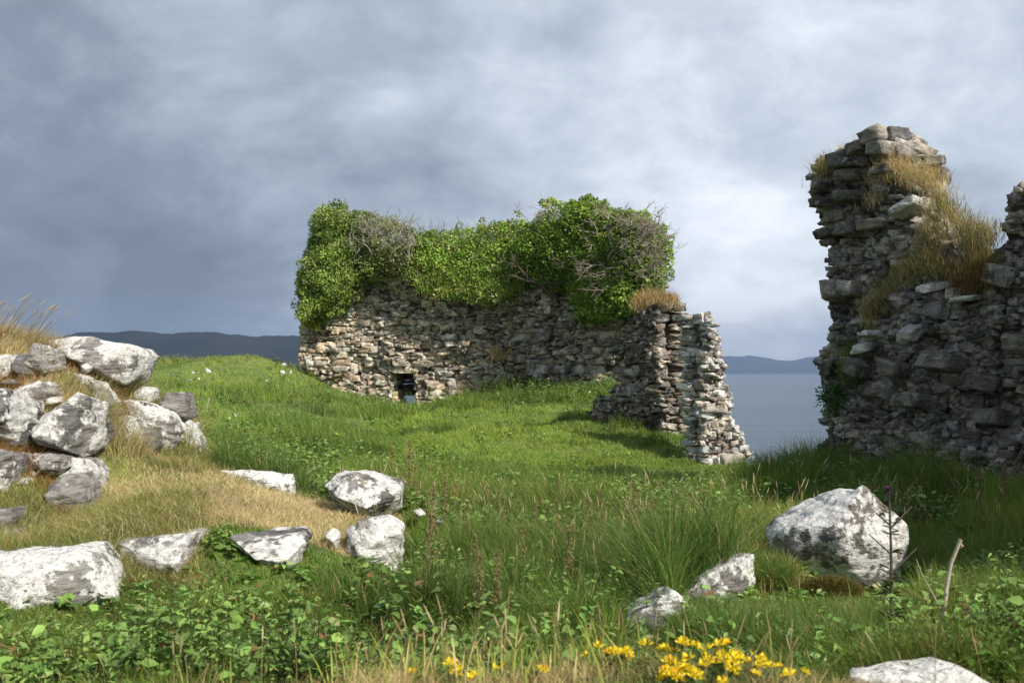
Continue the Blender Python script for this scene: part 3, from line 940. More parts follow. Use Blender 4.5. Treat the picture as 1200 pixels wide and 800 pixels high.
def core_mesh(name, fr, poly, thick, front, mat, parent, inset=0.06, res=.22, relief=None):
    """the rubble heart of a wall, behind its face stones"""
    bm = bmesh.new()
    vs = [bm.verts.new(tuple(fr.at(s, z, front))) for s, z in poly]
    f = bm.faces.new(vs)
    bm.normal_update()
    bmesh.ops.triangulate(bm, faces=[f])
    g = bmesh.ops.extrude_face_region(bm, geom=bm.faces[:])
    mv = [e for e in g['geom'] if isinstance(e, bmesh.types.BMVert)]
    d = -(thick + front - .1)
    bmesh.ops.translate(bm, verts=mv, vec=(fr.N[0] * d, fr.N[1] * d, 0))
    bmesh.ops.recalc_face_normals(bm, faces=bm.faces)
    refine(bm, res, 7)
    bm.normal_update()
    for v in bm.verts:
        q = np.array([v.co.x, v.co.y]) - fr.O
        isf = abs(q @ fr.N - front) < .01
        v.co = v.co - v.normal * inset + v.normal * mnoise.fractal(v.co * 3, 1, 2, 3) * .05
        if relief and isf:
            d = relief(float(q @ fr.U), float(v.co.z))
            v.co.x += fr.N[0] * d; v.co.y += fr.N[1] * d
    V = np.array([v.co[:] for v in bm.verts]); bm.verts.index_update()
    F = np.array([[v.index for v in q.verts] for q in bm.faces])
    bm.free()
    return mesh_obj(name, V, F, mat, parent, colors=np.full((len(V), 3), .5), smooth=False)


def N2(seed, sc):
    def f(s, z):
        return float(fbm(np.array([s * sc + 31]), np.array([z * sc + 17]), seed, 3)[0])
    return f


def grass_patch(name, pts, h, w, cols, label, cat='grass tuft', droop=(0, -.4), spread=.5, mat=None, group=None, parent=None, nrm=None, per=14, jit=.05, seed=0):
    """a tuft growing from the given root points; droop = mean sideways fall (x, y) of the blades"""
    rng = np.random.default_rng(500 + seed)
    pts = np.asarray(pts, float)
    B = np.repeat(pts, per, axis=0) + rng.normal(size=(len(pts) * per, 3)) * jit
    N = len(B)
    hh = h * rng.uniform(.5, 1.25, N)
    lean = np.array(droop)[None] + rng.normal(size=(N, 2)) * spread
    pal = np.array(cols)
    c = pal[rng.integers(0, len(pal), N)] * rng.uniform(.75, 1.2, N)[:, None]
    V, F, C = blades(B, hh, w * rng.uniform(.6, 1.3, N), lean, rng.uniform(0, 2 * math.pi, N), c, 3, c * np.array([1.15, 1.1, .95]))
    o = mesh_obj(name, V, F, mat or M_STRAW, parent, colors=C, origin=tuple(pts.mean(0)) if parent is None else None)
    if parent is None: tag(o, label, cat, group)
    return o


STRAW = [(.62, .49, .29), (.70, .58, .37), (.50, .38, .21), (.50, .45, .23)]
OLIVE = [(.30, .27, .09), (.22, .23, .06), (.42, .35, .15), (.17, .21, .05)]
GREENS = [(.13, .22, .03), (.10, .18, .025), (.17, .25, .04), (.08, .14, .02)]


def ruined_wall():
    root = empty('ruined_wall', tuple(PX(520, 470, 30)))
    tag(root, 'ruined rubble stone wall with a small dark doorway, smothered in ivy', 'ruined wall')
    fr = WallFrame(345, 30.2, 600, 29.4)
    P = fr.poly([(351, 440), (352, 376), (352, 330), (400, 330), (440, 320), (470, 318), (500, 330), (560, 340), (604, 330), (604, 476), (487, 482), (486, 435), (460, 435), (459, 482), (420, 474), (380, 460)])
    rn = N2(3, .9); rn2 = N2(8, 2.6)

    def rel(s, z):
        v = (rn(s, z) - .5) * .7 + (rn2(s, z) - .5) * .42
        return max(-.26, min(.20, v))
    acc = Acc()
    masonry(acc, fr, P, 1.5, course=(.07, .19), length=(.14, .46), gap=.06, relief=rel, seed=5, tones=(.8, 1.5), warmth=.10, jut=.08, rot=.15, filler=45, big=1.6)
    fr2 = WallFrame(598, 29.4, 745, 26.2)
    P2 = fr2.poly([(597, 476), (600, 330), (640, 315), (745, 315), (745, 478)])
    masonry(acc, fr2, P2, 1.4, course=(.07, .17), length=(.14, .45), gap=.07, relief=rel, seed=6, tones=(.6, 1.05), ends=False, warmth=.08, jut=.08, rot=.13, filler=30, big=1.2)
    acc.build('masonry', M_WALL, root)
    Pc = fr.poly([(354, 440), (356, 372), (366, 320), (376, 285), (420, 290), (602, 285), (602, 476), (488, 486), (487, 438), (459, 438), (458, 486), (420, 474), (380, 462)])
    core_mesh('rubble_core', fr, Pc, 1.6, -.12, M_CORE, root, .02, .16, rel)
    Pc2 = fr2.poly([(600, 476), (600, 270), (745, 268), (745, 478)])
    core_mesh('rubble_core', fr2, Pc2, 1.5, -.12, M_CORE, root, .02, .16, rel)
    # lintel over the doorway and the stones closing the back of the passage
    a = Acc(); rs = random.Random(9)
    s0, z0 = fr.sz(456, 436); s1, _ = fr.sz(491, 436)
    put_stone(a, fr, (s0 + s1) / 2, z0 + .03, -.12, ((s1 - s0) / 2, .30, .06), rs, (1.1, 1.05, 1), rot=.03)
    a.build('lintel', M_WALL, root)
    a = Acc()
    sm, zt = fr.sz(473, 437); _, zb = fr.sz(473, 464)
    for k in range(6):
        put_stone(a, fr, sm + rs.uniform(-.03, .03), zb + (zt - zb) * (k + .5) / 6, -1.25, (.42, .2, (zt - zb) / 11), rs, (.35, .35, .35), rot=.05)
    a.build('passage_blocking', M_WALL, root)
    # tufts
    tuf = [PX(365 + random.uniform(-8, 8), 381 + random.uniform(-5, 5), 29.75) for _ in range(26)]
    grass_patch('grass_tuft', tuf, .28, .02, [(.3, .33, .04), (.25, .3, .05), (.38, .36, .08)], 'yellow green tuft growing on the left end of the ivy wall', seed=1)
    tuf = [PX(590 + random.uniform(-14, 14), 418 + random.uniform(-4, 4), 29.2) for _ in range(30)]
    grass_patch('grass_tuft', tuf, .26, .02, STRAW, 'straw coloured tuft sprouting from the middle of the ivy wall face', seed=2)
    return fr, fr2


def broken_pillars():
    # the left stump, its broad face turned to the left, and a narrow lit end
    root = empty('ruined_stump', tuple(PX(770, 505, 18)))
    tag(root, 'broad broken wall stump with a straw grass cap, left of the pale pillar', 'ruined wall')
    fr = WallFrame(690, 19.6, 806, 17.4)
    P = fr.poly([(678, 492), (690, 474), (715, 458), (722, 440), (728, 405), (738, 380), (748, 362), (762, 357), (772, 355), (776, 365), (774, 400), (777, 440), (783, 480), (788, 522), (760, 520), (700, 500)])
    rn = N2(13, 1.6); rn2 = N2(18, 4)

    def rel(s, z): return max(-.16, min(.12, (rn(s, z) - .5) * .45 + (rn2(s, z) - .5) * .25))
    acc = Acc()
    masonry(acc, fr, P, .42, course=(.04, .11), length=(.10, .32), depth=(.22, .34), gap=.05, relief=rel, seed=15, tones=(.5, 1.1), rot=.17, jut=.06, filler=110, big=3)  # low tones paint shade into the stump's stones
    acc.build('masonry', M_STUMP, root)
    Pc = fr.poly([(690, 492), (722, 466), (732, 405), (750, 366), (769, 360), (769, 400), (772, 440), (778, 480), (783, 521), (760, 518), (700, 502)])
    core_mesh('rubble_core', fr, Pc, .55, -.08, M_MORTAR, root, .03, .13, rel)
    tuf = []
    for _ in range(90):
        px = random.uniform(744, 792)
        t = (px - 768) / 24
        tuf.append(PX(px, 357 - 7 * (1 - t * t) + random.uniform(0, 5), random.uniform(17.6, 18.6)))
    grass_patch('grass_tuft', tuf, .24, .010, [(.42, .29, .15), (.5, .36, .2), (.34, .24, .11)], 'straw grass cap on the broad broken wall stump', droop=(0, -.25), seed=3)
    # right pillar
    root = empty('ruined_pillar', tuple(PX(845, 540, 16)))
    tag(root, 'narrow pale stone pillar widening to its foot beside the sea gap', 'ruined wall')
    fr = WallFrame(826, 15.8, 890, 16.35)
    P = fr.poly([(828, 548), (826, 480), (825, 430), (826, 395), (826, 370), (832, 372), (838, 382), (841, 398), (847, 420), (852, 442), (857, 470), (862, 497), (872, 515), (887, 536), (889, 556), (850, 560)])
    rn = N2(23, 1.6); rn2 = N2(28, 4)

    def rel2(s, z):
        lit = 0.0
        return max(-.30, min(.14, lit + (rn(s, z) - .5) * .3 + (rn2(s, z) - .5) * .2))
    acc = Acc()
    masonry(acc, fr, P, .42, course=(.05, .13), length=(.10, .30), depth=(.22, .32), gap=.05, relief=rel2, seed=25, tones=(.6, 1.2), rot=.15, filler=110, big=4)
    acc.build('masonry', M_PILLAR, root)
    Pc = fr.poly([(830, 548), (828, 480), (827, 430), (828, 395), (828, 376), (834, 380), (838, 400), (843, 420), (849, 450), (856, 497), (868, 520), (880, 540), (882, 556), (850, 560)])
    core_mesh('rubble_core', fr, Pc, .5, -.08, M_MORTAR, root, .03, .13, rel2)
    a = Acc(); rs = random.Random(4)
    s, z = fr.sz(829, 372)
    put_stone(a, fr, s, z, -.2, (.13, .22, .10), rs, (1.3, 1.3, 1.3), rot=.05)
    a.build('capstone', M_PILLAR, root)


def tower():
    root = empty('ruined_tower', tuple(PX(1080, 550, 10)))
    tag(root, 'tall dark ruined stone tower wall at the right, grass growing on its ledges', 'ruined wall')
    fr = WallFrame(950, 10.8, 1290, 8.4)
    out = [(930, 552), (950, 535), (962, 505), (972, 470), (965, 445), (960, 425), (972, 405), (974, 380), (967, 345), (972, 318), (962, 290), (962, 270), (956, 245), (951, 215), (955, 195), (966, 184),
           (986, 176), (1010, 168), (1026, 160), (1046, 158), (1058, 172), (1058, 208), (1056, 234), (1070, 262), (1100, 285), (1130, 295), (1168, 306), (1173, 225), (1200, 215), (1290, 200), (1330, 590), (1200, 588), (1050, 570)]
    P = fr.poly(out)
    rn = N2(33, .8); rn2 = N2(38, 2.6)

    def rel(s, z):
        v = (rn(s, z) - .5) * .36 + (rn2(s, z) - .5) * .26
        # the upper courses stand proud of the hollowed foot, a ledge runs across half way up
        zl = 0.35
        v += .13 * float(sstep(np.array([z]), zl - .03, zl + .03)[0]) * (s < 2.1) * (s > .9) * (z < .75)
        v -= .22 * math.exp(-((z + .35) / .25) ** 2) * float(sstep(np.array([s]), 1.4, 1.9)[0])
        return max(-.36, min(.22, v))
    acc = Acc()
    masonry(acc, fr, P, .6, course=(.045, .14), length=(.07, .22), depth=(.26, .38), gap=.03, relief=rel, seed=35, tones=(.6, 1.5), warmth=.07, rot=.17, jut=.04, filler=260, big=.8)
    # big overhanging blocks along the left edge and at the top
    rs = random.Random(77)
    for px, py, hw, hh, k in ((972, 240, .09, .06, .8), (970, 220, .09, .07, .7), (986, 343, .12, .11, 1.0), (1000, 338, .12, .10, 1.05), (974, 432, .06, .10, .55), (976, 272, .08, .07, .7),
                              (1000, 268, .14, .10, 1.0), (1036, 164, .14, .08, 1.1), (1046, 178, .13, .09, 1.2), (1020, 176, .10, .07, .9), (1046, 200, .12, .06, 1.0),
                              (1030, 262, .16, .07, .95), (1010, 430, .16, .12, .9), (1110, 425, .19, .10, .95), (1060, 430, .14, .10, .8), (1190, 400, .16, .08, 1.0), (1080, 470, .17, .08, 1.0), (1150, 490, .2, .10, .85)):
        s, z = fr.sz(px, py)
        put_stone(acc, fr, s, z, .02 + (rel(s, z) if px > 990 else 0), (hw, .24, hh), rs, (k, k, k * .97), rot=.11)
    acc.build('masonry', M_TOWER, root)
    core = [(x + 8, y) if x < 1000 and y > 170 else (x, y + 6) for x, y in out]
    core_mesh('rubble_core', fr, fr.poly(core), .75, -.08, M_MORTAR, root, .02, .13, rel)
    # pale stones named from the photo: one part each
    for px, py, hw, hh, k, rt in ((1000, 187, .21, .10, .55, .05), (1007, 207, .17, .065, .8, .04), (1002, 231, .18, .075, .55, .05), (1076, 247, .16, .045, 2.0, .03), (1140, 350, .14, .03, 2.1, .05), (1105, 335, .08, .04, 2.0, .1),
                                 (1018, 407, .11, .06, 2.0, .1), (1037, 392, .07, .05, 1.7, .1), (1085, 390, .1, .06, 1.4, .08), (1178, 322, .05, .12, 1.7, .1)):
        s, z = fr.sz(px, py)
        a = Acc()
        k2 = k if k < 1 else k * .5
        put_stone(a, fr, s, z, .06 + max(0, rel(s, z)), (hw, .2, hh), rs, (k2, k2, k2 * .97), rot=rt + .06)
        a.build('ledge_stone', M_ROCK_GREY if k < 1 else M_ROCK_WHITE, root, smooth=True)
    # unseen wall added past the frame towards the viewer, shaped to shade the near ground
    shade_fr = WallFrame(1290, 8.4, 1290, 8.4 - .001) if False else None
    A = PX(1290, HZ, 8.4)[:2]
    shade_fr = WallFrame.__new__(WallFrame)
    shade_fr.O = A; shade_fr.U = np.array([-.12, -1.0]); shade_fr.U /= np.linalg.norm(shade_fr.U); shade_fr.N = np.array([shade_fr.U[1], -shade_fr.U[0]])
    if shade_fr.N @ A > 0: shade_fr.N = -shade_fr.N
    P3 = [(-.2, -1.4), (-.2, 1.7), (.8, 2.2), (1.6, 1.9), (2.6, 2.3), (3.2, 1.6), (6, 1.5), (9, 1.6), (12, 1.4), (14, 1.0), (14.5, -1.4)]
    acc = Acc()
    masonry(acc, shade_fr, P3, 1.0, course=(.10, .22), length=(.25, .6), depth=(.36, .5), gap=.03, seed=45, tones=(.6, 1.2), warmth=.05)
    acc.build('masonry', M_TOWER, root)  # face stones of the added shading wall
    core_mesh('rubble_core', shade_fr, P3, 1.1, -.2, M_CORE, root, .02, .25)

    # grass on the ledges
    def scatter(poly, n, off, seed):
        r = np.random.default_rng(seed); out = []
        xs = [p[0] for p in poly]; ys = [p[1] for p in poly]
        while len(out) < n:
            px, py = r.uniform(min(xs), max(xs)), r.uniform(min(ys), max(ys))
            if in_poly(poly, np.array([px]), np.array([py]))[0]:
                if fbm(np.array([px * .07]), np.array([py * .07]), 99, 2)[0] < .40 and len(poly) > 8: continue
                s, z = fr.sz(px, py)
                out.append(fr.at(s, z, off + r.uniform(-.1, .06)))
        return out
    dr = (-.25, -.35)
    grass_patch('grass_tuft', scatter([(980, 186), (1008, 170), (1035, 166), (1050, 178), (1024, 184)], 120, -.05, 1), .11, .0045, STRAW, 'straw grass cap on top of the dark tower', droop=dr, seed=11)
    grass_patch('grass_tuft', scatter([(958, 215), (968, 192), (976, 195), (975, 216)], 40, .05, 2), .16, .006, STRAW + OLIVE, 'small olive tuft on the upper left edge of the dark tower', droop=dr, seed=12)
    grass_patch('grass_tuft', scatter([(1025, 212), (1050, 192), (1095, 205), (1118, 222), (1100, 226), (1060, 212)], 170, .12, 3), .12, .0045, STRAW, 'long straw tuft hanging over the ledge below the tower top', droop=(-.3, -.5), seed=13)
    grass_patch('grass_tuft', scatter([(1025, 240), (1034, 228), (1040, 240)], 16, .10, 4), .10, .005, STRAW, 'tiny straw tuft between stones high on the dark tower', droop=dr, seed=14)
    sl = scatter([(1104, 230), (1128, 240), (1135, 262), (1170, 272), (1172, 318), (1130, 330), (1085, 330), (1060, 350), (1045, 375), (1020, 385), (1022, 360), (1060, 322), (1090, 285)], 620, .12, 5)
    grass_patch('grass_slope', sl, .125, .005, STRAW + STRAW + OLIVE + OLIVE, 'broad slope of dry and olive grass in the notch of the dark tower', droop=(-.35, -.55), seed=15, per=13)
    grass_patch('grass_tuft', scatter([(1135, 325), (1165, 312), (1172, 340), (1130, 350)], 50, .15, 6), .18, .006, [(.22, .14, .06), (.3, .2, .09)], 'brown tuft under the broad grass slope of the tower', droop=(-.3, -.6), seed=16)
    grass_patch('grass_tuft', scatter([(990, 420), (1010, 410), (1016, 450), (996, 455)], 55, .12, 7), .16, .006, OLIVE + GREENS, 'green tuft on the lower left of the dark tower', droop=(-.2, -.6), seed=17)
    # little fern at the left foot
    rng = np.random.default_rng(3); n = 420
    s, z = fr.sz(984, 466)
    c = fr.at(s, z, .15)
    d = rand_dirs(n, rng); d[:, 1] = -np.abs(d[:, 1])
    V, F, C = leaves(c + d * rng.uniform(.05, .17, n)[:, None], d + rng.normal(size=(n, 3)) * .4, rand_dirs(n, rng) + d, rng.uniform(.03, .06, n), np.array((.06, .15, .02)) * rng.uniform(.6, 1.4, n)[:, None], .6)
    tag(mesh_obj('fern', V, F, M_LEAF, colors=C, origin=c), 'small dark green fern clinging to the foot of the dark tower', 'fern')
    return fr


# ------------------------------------------------------------------ ivy and shrubs on the wall
def foliage(name, poly, Yf, bulge, back, n_clump, per, size, pal, parent=None, label=None, cat='shrub', seed=1, up=.35, rad=(.22, .45), simple=False, ratio=1.0, fuzz=0.0, boughs=0, bough_px=13, slope=0.0):
    """clumps of leaves through the volume behind an outline; Yf(px) = distance of the rear of the front skin"""
    rng = np.random.default_rng(seed)
    xs = [p[0] for p in poly]; ys = [p[1] for p in poly]
    cx, cy = [], []
    while len(cx) < n_clump:
        px = rng.uniform(min(xs), max(xs), 400); py = rng.uniform(min(ys), max(ys), 400)
        k = in_poly(poly, px, py)
        cx += list(px[k]); cy += list(py[k])
    cx = np.array(cx[:n_clump]); cy = np.array(cy[:n_clump])
    boff = 0.0
    if boughs:
        bi = rng.integers(0, boughs, n_clump)
        bx, by = cx[:boughs], cy[:boughs]
        q = rng.normal(size=(n_clump, 2)); ql = np.hypot(q[:, 0], q[:, 1]); q /= np.maximum(1, ql / 1.3)[:, None]
        cx = bx[bi] + q[:, 0] * bough_px; cy = by[bi] + q[:, 1] * bough_px * .8
        boff = rng.uniform(-.15, .45, boughs)[bi] + .35 * np.minimum(1.3, ql) ** 2 / 1.7 - .25
    ed = poly_inside_dist(poly, cx, cy) * np.where(in_poly(poly, cx, cy), 1, 0)
    Y0 = np.array([Yf(p) for p in cx])
    u = Y0 / FPX
    depth = bulge * np.sqrt(np.clip(ed * u / .9, 0.03, 1)) * (.55 + .9 * fbm(cx * u * 1.1, cy * u * 1.1, seed, 3))
    skin = rng.random(n_clump) < .72
    off = np.where(skin, -depth * rng.uniform(.75, 1.0, n_clump) + boff, rng.uniform(-.5, 1, n_clump) * back)
    off = off - slope * np.clip((cy - min(ys)) / np.ptp(ys), 0, 1)
    c = np.stack([(cx - 600) / FPX * Y0, Y0 + off, (HZ - cy) / FPX * Y0], 1)
    out_ = rng.random(n_clump) < .16
    c[out_] += rng.normal(0, .07, (out_.sum(), 3)); c[out_, 2] += .05
    rr = rng.uniform(*rad, n_clump)
    rr[out_] *= .7
    rr = np.minimum(rr, np.maximum(.10, ed * u * 1.1 + .08))
    tone = rng.uniform(.62, 1.4, n_clump)
    pal = np.array(pal)
    pc = pal[rng.integers(0, len(pal), n_clump)]
    idx = np.repeat(np.arange(n_clump), per)
    N = len(idx)
    d = rand_dirs(N, rng); d[:, 2] += .25; d[:, 1] -= .2
    d /= np.linalg.norm(d, axis=1)[:, None]
    pos = c[idx] + d * (rr[idx] * rng.uniform(.55, 1.0, N) ** .6)[:, None] * np.array([1, 1, .85])
    if fuzz:
        k = rng.random(N) < .25
        pos[k, 2] += rng.uniform(0, fuzz, k.sum())
    axis = rand_dirs(N, rng) * .7 + d * .5; axis[:, 2] += up - .3
    nrm = d * .9 + rand_dirs(N, rng) * .55; nrm[:, 2] += .35
    col = pc[idx] * (tone[idx] * rng.uniform(.75, 1.25, N))[:, None]
    V, F, C = leaves(pos, axis, nrm, size * rng.uniform(.6, 1.3, N), col, ratio, simple)
    o = mesh_obj(name, V, F, M_LEAF, parent, colors=C)
    return o


def twigs(name, roots, mat, parent, n_lv=3, L=.5, r=.014, seed=1, up=.3, spread=.6):
    rs = random.Random(seed)
    lines = []

    def grow(p, d, L, r, lv):
        pts = [p]
        for k in range(4):
            d = (d + Vector((rs.gauss(0, .22), rs.gauss(0, .22), rs.gauss(0, .18) + up * .08))).normalized()
            pts.append(pts[-1] + d * L / 4)
        rad = [r, r * .9, r * .8, r * .65, r * .45]
        lines.append(([q[:] for q in pts], rad))
        if lv > 0:
            for q in range(rs.randint(2, 4)):
                k = rs.randint(1, 4)
                nd = (d + Vector((rs.gauss(0, spread), rs.gauss(0, spread), rs.gauss(0, spread)))).normalized()
                grow(pts[k], nd, L * rs.uniform(.55, .8), r * .62, lv - 1)
    for p, d in roots: grow(Vector(p), Vector(d).normalized(), L, r, n_lv)
    V, F = tubes(lines, 4)
    return mesh_obj(name, V, F, mat, parent, colors=np.full((len(V), 3), .5))


def wall_greenery():
    yl = lambda px: float(np.interp(px, [340, 600, 745], [29.8, 29.1, 26.1]))
    IVY = [(.18, .28, .04), (.24, .34, .055), (.12, .20, .03), (.31, .40, .08)]
    r = empty('ivy_bush', tuple(PX(385, 380, 29.9)))
    tag(r, 'tall column of ivy on the left corner of the ruined wall', 'ivy')
    foliage('foliage', [(358, 378), (358, 340), (362, 300), (366, 275), (366, 258), (376, 249), (394, 250), (408, 258), (420, 264), (430, 290), (445, 325), (420, 342), (395, 358), (378, 368), (362, 378)],
            yl, .8, .9, 900, 54, .062, IVY + [(.24, .27, .10)], r, seed=31, up=.9, rad=(.14, .30), fuzz=.16, boughs=75, bough_px=10, slope=.2)
    twigs('branches', [(PX(375 + 8 * i, 370 - 12 * i, 29.6), (random.uniform(-.3, .3), -.1, 1)) for i in range(5)], M_TWIG, r, 3, .5, .025, 5)
    r = empty('dry_shrub', tuple(PX(450, 320, 29.6)))
    tag(r, 'pale half bare shrub right of the tall ivy column', 'shrub')
    foliage('foliage', [(405, 252), (425, 251), (455, 258), (478, 268), (492, 285), (497, 305), (480, 325), (455, 322), (430, 325), (418, 300)],
            yl, .9, .6, 300, 30, .07, [(.22, .26, .09), (.16, .23, .05), (.28, .28, .13)], r, seed=32, up=.8, rad=(.18, .35))
    rs = random.Random(3)
    twigs('branches', [(PX(rs.uniform(412, 490), rs.uniform(270, 305), 29.1 - rs.uniform(.1, .5)), (rs.uniform(-.5, .6), -.3, 1)) for i in range(40)], plain_mat('grey_twigs', (.42, .38, .32), .9, .4, 30), r, 2, .45, .012, 6, up=.6)
    r = empty('ivy_mat', tuple(PX(545, 350, 29.5)))
    tag(r, 'bright green mat of ivy and grass over the middle of the ruined wall', 'ivy')
    foliage('foliage', [(470, 300), (492, 274), (520, 273), (560, 269), (585, 262), (608, 258), (614, 300), (612, 335), (598, 345), (575, 358), (550, 356), (520, 350), (500, 342), (480, 330)],
            yl, .40, .8, 700, 32, .07, [(.24, .39, .055), (.18, .31, .045), (.30, .43, .075), (.37, .42, .13)], r, seed=33, up=.6, rad=(.12, .26), slope=.55)
    g = []
    for _ in range(420):
        px, py = random.uniform(485, 610), random.uniform(268, 350)
        g.append(PX(px, py, yl(px) - .35 - .55 * (py - 268) / 90))
    grass_patch('grass_blades', g, .28, .016, [(.2, .28, .04), (.28, .31, .07), (.14, .22, .03), (.4, .36, .15)], None, parent=r, mat=M_GRASS, droop=(.1, -.5), per=6, jit=.08)
    # small white flowers among the mat
    # big shrub at the right
    r = empty('wall_shrub', tuple(PX(690, 360, 28.3)))
    tag(r, 'big dense shrub with bare grey twigs overhanging the right of the ruined wall', 'shrub')
    P = [(598, 270), (612, 264), (630, 260), (642, 248), (660, 242), (688, 241), (702, 248), (730, 249), (748, 256), (760, 266), (769, 282), (772, 305), (772, 334), (764, 352), (742, 362), (715, 372), (690, 368), (668, 352), (664, 330), (640, 335), (612, 322), (600, 300)]
    foliage('foliage', P, lambda p: yl(p) - .2, 0.9, 1.3, 1700, 58, .068, [(.17, .28, .035), (.24, .36, .05), (.12, .20, .025), (.33, .44, .08), (.20, .31, .04)], r, seed=34, up=.4, rad=(.18, .36), boughs=100, bough_px=12)
    foliage('shoots', [(690, 368), (705, 345), (720, 325), (765, 330), (770, 350), (745, 364), (715, 374)], lambda p: yl(p) - .9, .8, .5, 120, 30, .10, [(.22, .33, .05), (.16, .26, .035)], r, seed=36, rad=(.2, .35))
    rs = random.Random(8)
    roots = []
    for (x0, y0, x1, y1, n) in ((695, 252, 762, 300, 52), (745, 262, 772, 330, 50), (672, 305, 735, 345, 26), (618, 250, 660, 262, 8)):
        for _ in range(n):
            px = rs.uniform(x0, x1)
            roots.append((PX(px, rs.uniform(y0, y1), yl(px) - rs.uniform(.85, 1.25)), (rs.uniform(-.8, .9), -.5, rs.uniform(-.2, .9))))
    twigs('branches', roots, M_TWIG, r, 2, .44, .012, 9, up=.0, spread=.5)
    bark = plain_mat('limb_bark', (.13, .10, .08), .9)
    for i, px in enumerate((650, 680, 705, 730, 750)):
        twigs('limb', [(PX(px, 350, yl(px) - .3), (random.uniform(-.6, .6), -.4, .6))], bark, r, 3, .9, .05, 12 + i)


# ------------------------------------------------------------------ ground cover
def scatter_uv(n, Y0, Y1, px0=-90, px1=1290, mixlog=.4, rng=RNG):
    k = rng.random(n) < mixlog
    a = rng.random(n)
    Y = np.where(k, Y0 * (Y1 / Y0) ** a, 1 / (1 / Y0 + (1 / Y1 - 1 / Y0) * a))
    px = rng.uniform(px0, px1, n)
    if px0 <= -90:                                    # thinner cover carries on past both sides of the view
        m = int(n * .30); q = rng.integers(0, n, m)
        Y = np.concatenate([Y, Y[q]])
        side = rng.random(m) < .5 if px1 > 1200 else np.ones(m, bool)
        px = np.concatenate([px, np.where(side, px0 - rng.uniform(0, 560, m), px1 + rng.uniform(0, 560, m))])
    X = (px - 600) / FPX * Y
    return X, Y, px


TERR = [(-800, 4.7), (135, 4.75), (142, 5.0), (410, 5.3), (480, 6.2), (470, 7.0), (400, 7.0), (350, 7.3), (255, 7.6), (240, 8.4), (-800, 8.4)]


def cover_masks(px, Y):
    terr = in_poly(TERR, px, Y).astype(float)
    mound = (Y < 3.0).astype(float)
    crest = sstep(Y, 27, 33) * (px < 345)
    return terr, mound, crest


def wall_clear(X, Y):
    """True where no wall or tower stands"""
    ok = np.ones(len(X), bool)
    for (ax, ay, bx, by, th) in ((PX(345, 0, 30.2)[0], 30.2, PX(600, 0, 29.4)[0], 29.4, 1.5), (PX(600, 0, 29.4)[0], 29.4, PX(745, 0, 27.4)[0], 27.4, 1.4), (PX(722, 0, 19)[0], 19.0, PX(806, 0, 17.4)[0], 17.4, .9),
                                 (PX(806, 0, 16.5)[0], 16.5, PX(880, 0, 16.15)[0], 16.15, .9), (PX(960, 0, 10.75)[0], 10.75, PX(1290, 0, 8.4)[0], 8.4, 1.1)):
        d = np.array([bx - ax, by - ay]); L = np.hypot(*d); d /= L
        s = (X - ax) * d[0] + (Y - ay) * d[1]
        n = -(X - ax) * d[1] + (Y - ay) * d[0]
        ok &= ~((s > 0) & (s < L) & (n > .02) & (n < th))
    return ok


def cap_h(px, Y, Z, h, rng):
    """grass in front of a stone stays short enough to leave the stone in view"""
    l2 = np.where((px > 725) & (px < 805) & (Y < 4.75), 745, 0.)
    l2 = np.where((px >= 795) & (px < 895) & (Y < 5.35), 704, l2)
    l2 = np.where((px >= 890) & (px < 1075) & (Y < 6.0), 704, l2)
    l2 = np.where((px >= 860) & (px < 930) & (Y >= 5.3) & (Y < 6.6), 640, l2)
    l2 = np.where((px >= 1075) & (Y < 5.9), 640, l2)
    l2 = np.where((px < 138) & (Y < 4.6), 728, l2)
    l2 = np.where((px >= 138) & (px < 410) & (Y < 4.98), 684, l2)
    l2 = np.where((px >= 225) & (px < 370) & (Y >= 4.98) & (Y < 5.5), 652, l2)
    l2 = np.where((px >= 370) & (px < 480) & (Y < 5.6), 668, l2)
    l2 = np.where((px >= 370) & (px < 480) & (Y >= 5.6) & (Y < 6.5), 612, l2)
    l2 = np.where((px >= 250) & (px < 352) & (Y >= 6.6) & (Y < 7.5), 580, l2)
    return np.where(l2 > 0, np.clip(np.minimum(h, (HZ - l2 - rng.normal(0, 10, len(px))) / FPX * Y - Z), .04, None), h)


